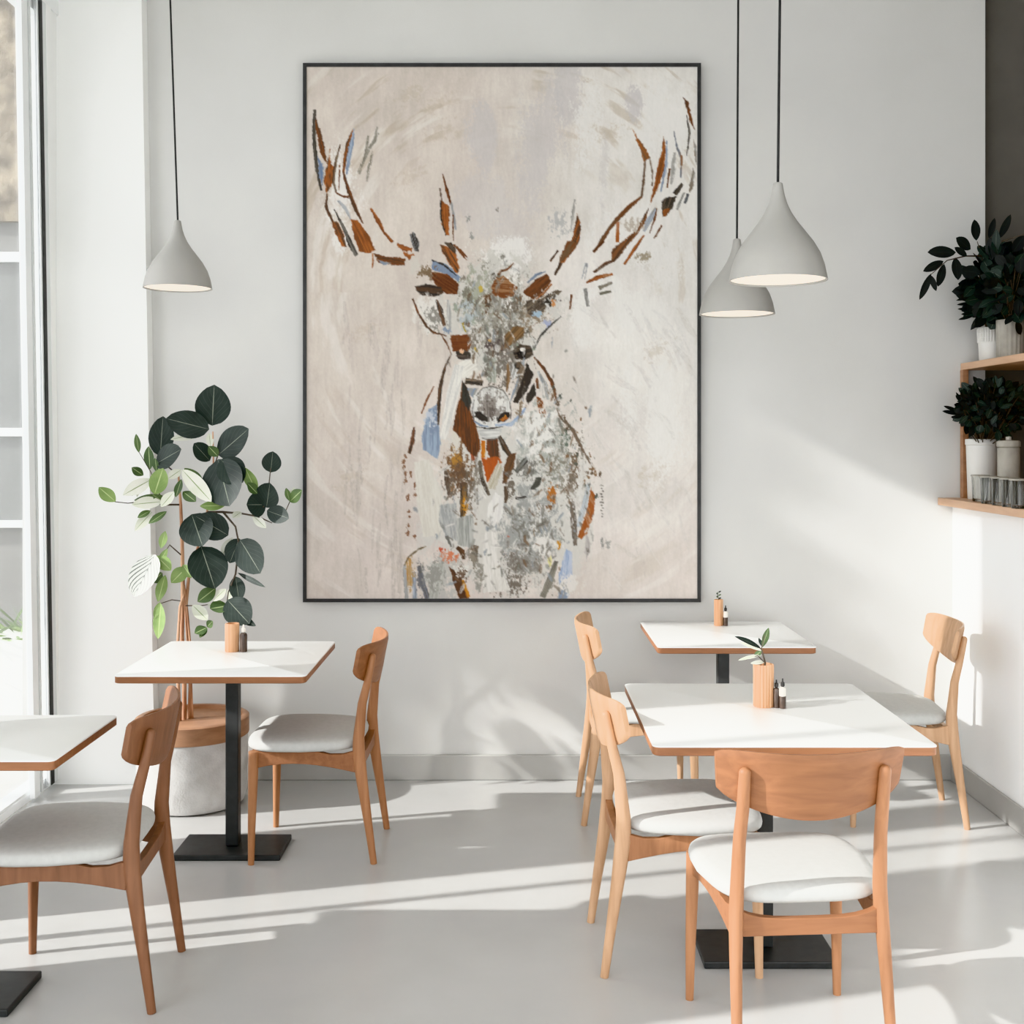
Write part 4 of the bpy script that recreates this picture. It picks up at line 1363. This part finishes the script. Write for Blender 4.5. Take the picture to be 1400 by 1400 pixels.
pg = thing('rubber_plant', 'tall leafy rubber plant with dark and variegated leaves in the concrete planter', 'plant', (PX, PY_, .34))
org = Vector(pg.location)


def P_(px, py, Y):
    return at(px, py, Y) - org


st = MB()
TY = 5.17
stems = [
    ([(252, 985, TY), (252, 930, TY), (249, 870, TY), (250, 800, TY), (249, 740, TY), (247, 690, TY), (244, 650, TY)], [.010, .010, .009, .009, .008, .007, .004], 0),
    ([(262, 985, TY + .03), (259, 900, TY + .02), (254, 830, TY + .02), (258, 790, TY), (270, 750, TY - .02), (283, 700, TY - .04), (292, 640, TY - .05), (291, 590, TY - .05)], [.009, .008, .008, .007, .006, .005, .004, .003], 0),
    ([(246, 985, TY - .03), (242, 900, TY - .03), (246, 830, TY - .02), (252, 810, TY)], [.008, .007, .006, .005], 0),
    ([(258, 985, TY + .02), (261, 890, TY), (256, 835, TY), (252, 800, TY)], [.006, .005, .005, .004], 0),
    ([(283, 700, TY - .04), (305, 700, TY - .05), (330, 702, TY - .05), (352, 706, TY - .06), (372, 715, TY - .08)], [.005, .005, .004, .004, .002], 1),
    ([(352, 704, TY - .06), (362, 690, TY - .07), (368, 660, TY - .08), (370, 640, TY - .08)], [.003, .003, .0025, .002], 1),
    ([(366, 700, TY - .07), (390, 700, TY - .08), (397, 684, TY - .09)], [.003, .0025, .002], 1),
    ([(305, 700, TY - .05), (322, 720, TY - .06), (327, 745, TY - .08), (322, 785, TY - .1), (312, 810, TY - .1), (310, 828, TY - .1), (330, 836, TY - .12)], [.005, .004, .004, .004, .003, .003, .002], 1),
    ([(247, 690, TY), (225, 690, TY - .03), (200, 685, TY - .06), (175, 688, TY - .1), (157, 686, TY - .12)], [.004, .004, .003, .002, .002], 1),
    ([(225, 690, TY - .03), (213, 665, TY - .05), (206, 645, TY - .06), (190, 618, TY - .07)], [.003, .003, .002, .0015], 1),
    ([(244, 650, TY), (232, 640, TY), (222, 630, TY), (219, 615, TY)], [.004, .003, .003, .002], 1),
    ([(292, 640, TY - .05), (298, 622, TY - .06), (300, 618, TY - .06)], [.003, .003, .002], 1),
    ([(249, 760, TY), (232, 745, TY - .04), (222, 760, TY - .06), (212, 762, TY - .08)], [.003, .003, .002, .002], 1),
    ([(250, 822, TY), (235, 820, TY - .05), (220, 825, TY - .08)], [.002, .002, .0015], 1),
    ([(254, 828, TY), (275, 828, TY - .05), (300, 824, TY - .08)], [.003, .002, .0015], 1),
    ([(272, 752, TY - .02), (275, 748, TY - .05), (262, 706, TY - .06)], [.003, .003, .002], 1),
]
for pts, rad, mi in stems:
    st.loft([P_(*p) for p in pts], rad, n=8, mi=mi)
st.build('stem', ['trunk', 'twig'], pg, 60)

DKL, MID, LGT, PALE, STR = 0, 1, 2, 3, 4
leaves = [
    # base, tip, width(px), depth base, depth tip, colour, fat
    ((290, 582), (293, 526), 47, 5.12, 5.08, DKL), ((286, 587), (227, 572), 37, 5.10, 5.02, DKL),
    ((219, 624), (223, 569), 34, 5.18, 5.20, DKL), ((213, 634), (248, 614), 36, 5.10, 5.05, DKL),
    ((298, 622), (340, 586), 40, 5.10, 5.04, DKL), ((287, 630), (265, 606), 24, 5.12, 5.08, DKL),
    ((298, 628), (314, 692), 60, 5.06, 4.97, DKL), ((302, 628), (332, 660), 38, 5.05, 5.00, DKL),
    ((364, 690), (337, 690), 34, 5.08, 5.04, DKL), ((364, 694), (369, 660), 36, 5.06, 5.02, DKL),
    ((365, 698), (395, 709), 24, 5.05, 5.00, DKL), ((370, 646), (373, 617), 26, 5.08, 5.06, DKL),
    ((262, 703), (277, 747), 46, 5.08, 4.99, DKL), ((312, 732), (268, 706), 36, 5.07, 5.04, DKL),
    ((275, 747), (294, 805), 52, 5.04, 4.97, DKL), ((328, 738), (356, 784), 42, 5.04, 5.00, DKL),
    ((327, 736), (314, 770), 26, 5.07, 5.03, DKL), ((322, 788), (327, 822), 21, 5.06, 5.02, DKL),
    ((311, 820), (341, 853), 38, 5.02, 4.97, DKL), ((326, 842), (350, 856), 10, 5.0, 4.97, DKL),
    ((325, 783), (363, 803), 7, 5.06, 5.0, DKL),
    ((295, 804), (270, 823), 19, 5.04, 5.0, MID), ((311, 828), (287, 832), 25, 5.03, 4.99, MID), ((309, 805), (291, 822), 13, 5.05, 5.02, PALE),
    ((283, 858), (266, 866), 16, 5.05, 5.02, MID), ((283, 857), (291, 849), 11, 5.05, 5.02, MID), ((283, 858), (273, 872), 10, 5.05, 5.02, MID),
    ((211, 676), (223, 640), 24, 5.02, 4.98, LGT), ((158, 686), (135, 666), 19, 5.04, 5.0, LGT),
    ((190, 619), (186, 593), 8.5, 5.10, 5.08, MID), ((205, 642), (203, 610), 15, 5.12, 5.10, MID), ((214, 645), (212, 626), 11, 5.1, 5.08, MID),
    ((196, 650), (180, 639), 12, 5.10, 5.07, MID), ((208, 655), (168, 677), 20, 5.04, 4.98, PALE), ((204, 658), (180, 678), 10, 5.06, 5.0, MID),
    ((222, 686), (180, 690), 18, 5.02, 4.96, PALE), ((226, 680), (183, 684), 12, 5.05, 5.0, MID), ((238, 672), (220, 693), 16, 5.03, 5.0, PALE), ((230, 690), (208, 676), 12, 5.06, 5.0, MID),
    ((249, 642), (289, 686), 22, 5.04, 4.98, PALE), ((248, 642), (229, 655), 14, 5.06, 5.02, PALE), ((252, 640), (279, 668), 18, 5.10, 5.06, MID),
    ((282, 590), (233, 601), 14, 5.12, 5.06, PALE), ((286, 592), (288, 612), 10, 5.1, 5.07, PALE), ((298, 624), (285, 610), 14, 5.06, 5.03, MID),
    ((351, 673), (335, 639), 18, 5.07, 5.02, LGT), ((352, 675), (338, 660), 14, 5.05, 5.02, MID), ((396, 686), (413, 670), 17, 5.05, 5.0, MID), ((396, 685), (391, 667), 8, 5.05, 5.03, MID), ((397, 685), (403, 666), 11, 5.06, 5.04, PALE),
    ((308, 691), (273, 692), 13, 5.03, 4.98, LGT), ((250, 672), (268, 686), 15, 5.06, 5.02, MID), ((248, 655), (240, 680), 12, 5.07, 5.04, MID),
    ((206, 698), (188, 708), 10, 5.05, 5.02, MID), ((228, 699), (203, 716), 12, 5.04, 5.0, MID), ((208, 700), (184, 726), 14, 5.08, 5.04, PALE),
    ((212, 758), (183, 816), 45, 5.05, 4.98, STR),
    ((226, 726), (220, 750), 11, 5.08, 5.06, LGT), ((214, 760), (234, 780), 18, 5.06, 5.04, LGT), ((222, 783), (207, 796), 16, 5.04, 5.02, MID), ((226, 786), (216, 823), 15, 5.04, 5.0, LGT),
    ((219, 823), (211, 846), 9, 5.06, 5.03, LGT), ((220, 825), (216, 874), 17, 5.05, 5.01, LGT), ((256, 775), (234, 797), 20, 5.08, 5.04, LGT), ((250, 772), (262, 790), 14, 5.08, 5.05, LGT), ((229, 750), (216, 772), 9, 5.07, 5.05, LGT),
    ((263, 827), (284, 848), 17, 5.05, 5.02, PALE), ((284, 826), (296, 832), 8, 5.05, 5.03, PALE), ((330, 700), (318, 708), 12, 5.09, 5.06, PALE), ((345, 704), (364, 722), 12, 5.09, 5.05, PALE), ((320, 800), (312, 820), 12, 5.09, 5.06, PALE),
    ((318, 735), (303, 760), 14, 5.1, 5.07, PALE), ((193, 656), (187, 680), 6, 5.08, 5.05, PALE),
]
lf = MB()
for i, (b_, t_, wd, yb_, yt_, c_) in enumerate(leaves):
    r = random.Random(i)
    px = 5.05 / F
    lf.leaf(P_(b_[0], b_[1], yb_ + .03), P_(t_[0], t_[1], yt_ + .03), wd * px * 1.04, c_, r.uniform(-.35, .35), r.uniform(.02, .12), .14, .47 if wd > 25 else .5, face=(r.uniform(-.2, .2), -1, r.uniform(.1, .5)), ns=13, point=.62 if wd > 20 else .8)
lf.build('foliage', ['leaf_dark', 'leaf_mid', 'leaf_light', 'leaf_pale', 'leaf_stripe'], pg, uv=True, smooth=180)

# ------------------------------------------------------------------ shelf on the right
sh = thing('wall_shelf', 'two-tier oak wall shelf on the ledge of the right wall', 'shelf', (2.0, 5.5, 1.29))
MB().box(0.0, .62, -2.3, -.002, 0, .034).build('lower_board', 'wood_y', sh, None, bevel=.002)
MB().box(.107, .62, -2.3, -.002, .632, .664).build('upper_board', 'wood_y', sh, None, bevel=.002)
MB().box(.104, .132, -.036, -.004, .034, .632).build('upright', 'band', sh, None, bevel=.002)
ZU, ZL = 1.29 + .664, 1.29 + .034


def pot(name, label, cat, px, Y, z, r, h, mat, kind):
    X_ = (px - CX) * Y / F
    t_ = thing(name, label, cat, (X_, Y, z))
    if kind == 'band':
        MB().lathe([(r * .86, 0), (r * .9, .004), (r * .97, h * .55), (r, h - .004), (r * .98, h), (r * .9, h), (r * .88, h * .8), (.001, h * .8)], 40).build('pot_body', mat, t_, 40)
        m_ = MB()
        for k in range(34):
            a = 2 * PI * k / 34
            m_.loft([(r * .985 * math.cos(a), r * .985 * math.sin(a), h * .56), (r * 1.015 * math.cos(a), r * 1.015 * math.sin(a), h * .96)], [.0028, .0028], n=6)
        for q in (.57, .7, .83, .96):
            m_.lathe([(r * (.985 + .03 * q), h * q - .002), (r * (1.0 + .03 * q), h * q), (r * (.985 + .03 * q), h * q + .002)], 40)
        m_.build('woven_band', 'ceramic', t_, 60)
    elif kind == 'rib':
        MB().lathe([(r * .92, 0), (r * .95, .004), (r, h - .004), (r * .98, h), (r * .9, h), (r * .88, h * .8), (.001, h * .8)], 72, flute=.05, nf=18).build('pot_body', mat, t_, 40)
    else:
        MB().lathe([(r * .84, 0), (r * .88, .004), (r * .98, h * .9), (r * 1.03, h * .91), (r * 1.03, h - .003), (r * 1.0, h), (r * .92, h), (r * .9, h * .8), (.001, h * .8)], 40).build('pot_body', mat, t_, 40)
    return t_, Vector(t_.location) + Vector((0, 0, h * .8))


def mass(name, label, o_, sprays, mats, cx, cy, cY, rx, ry, ryY, n, ln, wd, sd, hand=(), spikes=()):
    t_ = thing(name, label, 'plant', o_)
    r = random.Random(sd)
    s_ = MB(); l_ = MB()
    def Q(px, py, Y):
        return at(px, py, Y) - o_
    for pts in sprays:
        s_.loft([Q(*p) for p in pts], [.004 - .0025 * k / max(len(pts) - 1, 1) for k in range(len(pts))], n=6)
    for k in range(n):
        a = r.uniform(0, 2 * PI); q = r.uniform(0, 1) ** .6
        c = Vector((cx + rx * q * math.cos(a), cy + ry * q * math.sin(a)))
        Yq = cY + r.uniform(-ryY, ryY)
        p = Q(c.x, c.y, Yq)
        out = Vector((math.cos(a) * q + r.gauss(0, .4), r.gauss(0, .5), -math.sin(a) * q + r.gauss(0, .4))).normalized()
        L_ = ln * r.uniform(.7, 1.25)
        e = p + out * L_
        e.y = min(e.y, YB - .03 - o_.y)
        e.x = min(e.x, 2.6 - o_.x)
        l_.leaf(p, e, wd * r.uniform(.7, 1.2), r.randrange(len(mats)), r.uniform(-1, 1), .1, ns=7)
        if k % 4 == 0:
            s_.loft([(0, 0, 0), (p * .5) + Vector((r.gauss(0, .01), r.gauss(0, .01), .01)), p], [.003, .0022, .0015], n=5)
    for (b_, tt, wpx, Y) in hand:
        l_.leaf(Q(b_[0], b_[1], Y), Q(tt[0], tt[1], Y - .02), wpx * Y / F, 0, r.uniform(-.25, .25), .06, face=(0, -1, .1), ns=10, point=.7)
    s_.build('stem', 'twig', t_, 60)
    l_.build('foliage', mats, t_, uv=True, smooth=180)
    return t_


_, pA = pot('plant_pot', 'white pot with a woven upper band on the top shelf', 'pot', 1357, 5.36, ZU, .064, .155, 'ceramic', 'band')
_, pB = pot('plant_pot', 'taller grey ribbed pot behind the woven-banded one on the top shelf', 'pot', 1381, 5.18, ZU, .060, .172, 'ceramic_g', 'rib')
_, pC = pot('plant_pot', 'tall plain white pot on the lower shelf below the bushy dark plant', 'pot', 1343, 5.36, ZL, .072, .275, 'ceramic', 'plain')
hand = [((1307, 345), (1268, 345), 18, 5.2), ((1327, 341), (1307, 325), 17, 5.22), ((1335, 329), (1332, 300), 14, 5.24),
        ((1290, 357), (1262, 371), 12, 5.18), ((1291, 361), (1282, 392), 12, 5.18), ((1306, 352), (1310, 383), 15, 5.2),
        ((1273, 374), (1257, 410), 10, 5.16), ((1272, 376), (1280, 398), 8, 5.16), ((1352, 326), (1360, 298), 9, 5.25),
        ((1366, 326), (1382, 293), 11, 5.25), ((1385, 345), (1400, 322), 16, 5.2), ((1322, 350), (1305, 338), 9, 5.2)]
for k in range(9):
    yy = 398 + k * 4.4
    hand.append(((1330, yy - 1), (1306 + (k * 5) % 9, yy + (k % 3) * 3 - 2), 4.5, 5.28))
mass('trailing_plant', 'very dark bushy plant with an arching leafy branch on the top shelf', pA,
     [[(1357, 440, 5.36), (1352, 400, 5.32), (1342, 350, 5.26)], [(1342, 350, 5.26), (1320, 350, 5.22), (1295, 356, 5.18), (1272, 376, 5.16)],
      [(1342, 350, 5.26), (1336, 330, 5.24)], [(1357, 400, 5.3), (1362, 350, 5.26), (1366, 325, 5.25)], [(1370, 330, 5.2), (1400, 320, 5.15)]],
     ['leaf_black', 'leaf_black', 'leaf_dark'], 1364, 390, 5.27, 36, 44, .09, 210, .085, .05, 5, hand)
mass('dark_bush', 'dense black-green foliage rising from the grey ribbed pot on the top shelf', pB,
     [[(1381, 440, 5.18), (1384, 410, 5.15), (1388, 370, 5.12)]],
     ['leaf_black', 'leaf_black', 'leaf_dark'], 1388, 400, 5.12, 30, 40, .09, 120, .075, .045, 6)
hand2 = [((1316, 555), (1307, 536), 5, 5.3), ((1312, 566), (1288, 562), 6, 5.3), ((1310, 562), (1290, 555), 5, 5.3), ((1315, 572), (1300, 570), 6, 5.3), ((1318, 548), (1318, 530), 6, 5.32), ((1322, 545), (1316, 533), 4, 5.32),
         ((1326, 575), (1320, 594), 12, 5.3), ((1336, 575), (1336, 594), 14, 5.3), ((1350, 575), (1348, 594), 14, 5.3)]
mass('shelf_plant', 'small-leaved dark bushy plant on the lower shelf in the tall white pot', pC,
     [[(1343, 595, 5.36), (1335, 570, 5.33), (1315, 562, 5.3)], [(1343, 595, 5.36), (1350, 560, 5.3), (1375, 545, 5.2)]],
     ['leaf_black', 'leaf_dark'], 1358, 558, 5.26, 44, 32, .14, 420, .05, .03, 8, hand2)
# canister
q = at(1379, 640, 5.08)
cn = thing('storage_canister', 'grey lidded canister standing beside the tall white pot on the lower shelf', 'canister', (q.x, 5.08, ZL))
MB().lathe([(.042, 0), (.046, .004), (.046, .236), (.040, .242)], 40).build('canister_body', 'ceramic_g', cn, 40)
MB().lathe([(.040, .240), (.049, .242), (.049, .262), (.044, .268), (.012, .270), (.012, .285), (.001, .288)], 40).build('lid', 'ceramic_g', cn, 40)
# glasses
gp = None
spots = [(1340, 5.16, 'first tumbler of the row on the lower shelf, nearest the back wall'), (1352, 4.99, 'second glass tumbler from the back wall on the lower shelf'),
         (1367, 4.87, 'third glass tumbler from the back wall on the lower shelf'), (1381, 4.75, 'fourth glass tumbler from the back wall, in front of the canister'), (1394, 4.64, 'glass tumbler of the row closest to the photo edge on the lower shelf')]
for (px, Y, lab) in spots:
    X_ = (px - CX) * Y / F
    if gp is None:
        gp = thing('glass_tumbler', lab, 'glass', (X_, Y, ZL), 0, 'glass tumblers on the lower shelf')
        MB().lathe([(.030, 0), (.032, .003), (.036, .105), (.0385, .112), (.0385, .116), (.0355, .116), (.033, .105), (.029, .014), (.001, .012)], 48, flute=.05, nf=16).build('tumbler_body', 'glass', gp, 60)
        MB().lathe([(.0392, .111), (.0400, .1135), (.0392, .1165), (.0380, .1175)], 48).build('rim', 'ceramic_g', gp, 60)
    else:
        dup(gp, (X_, Y, ZL), 0, lab)
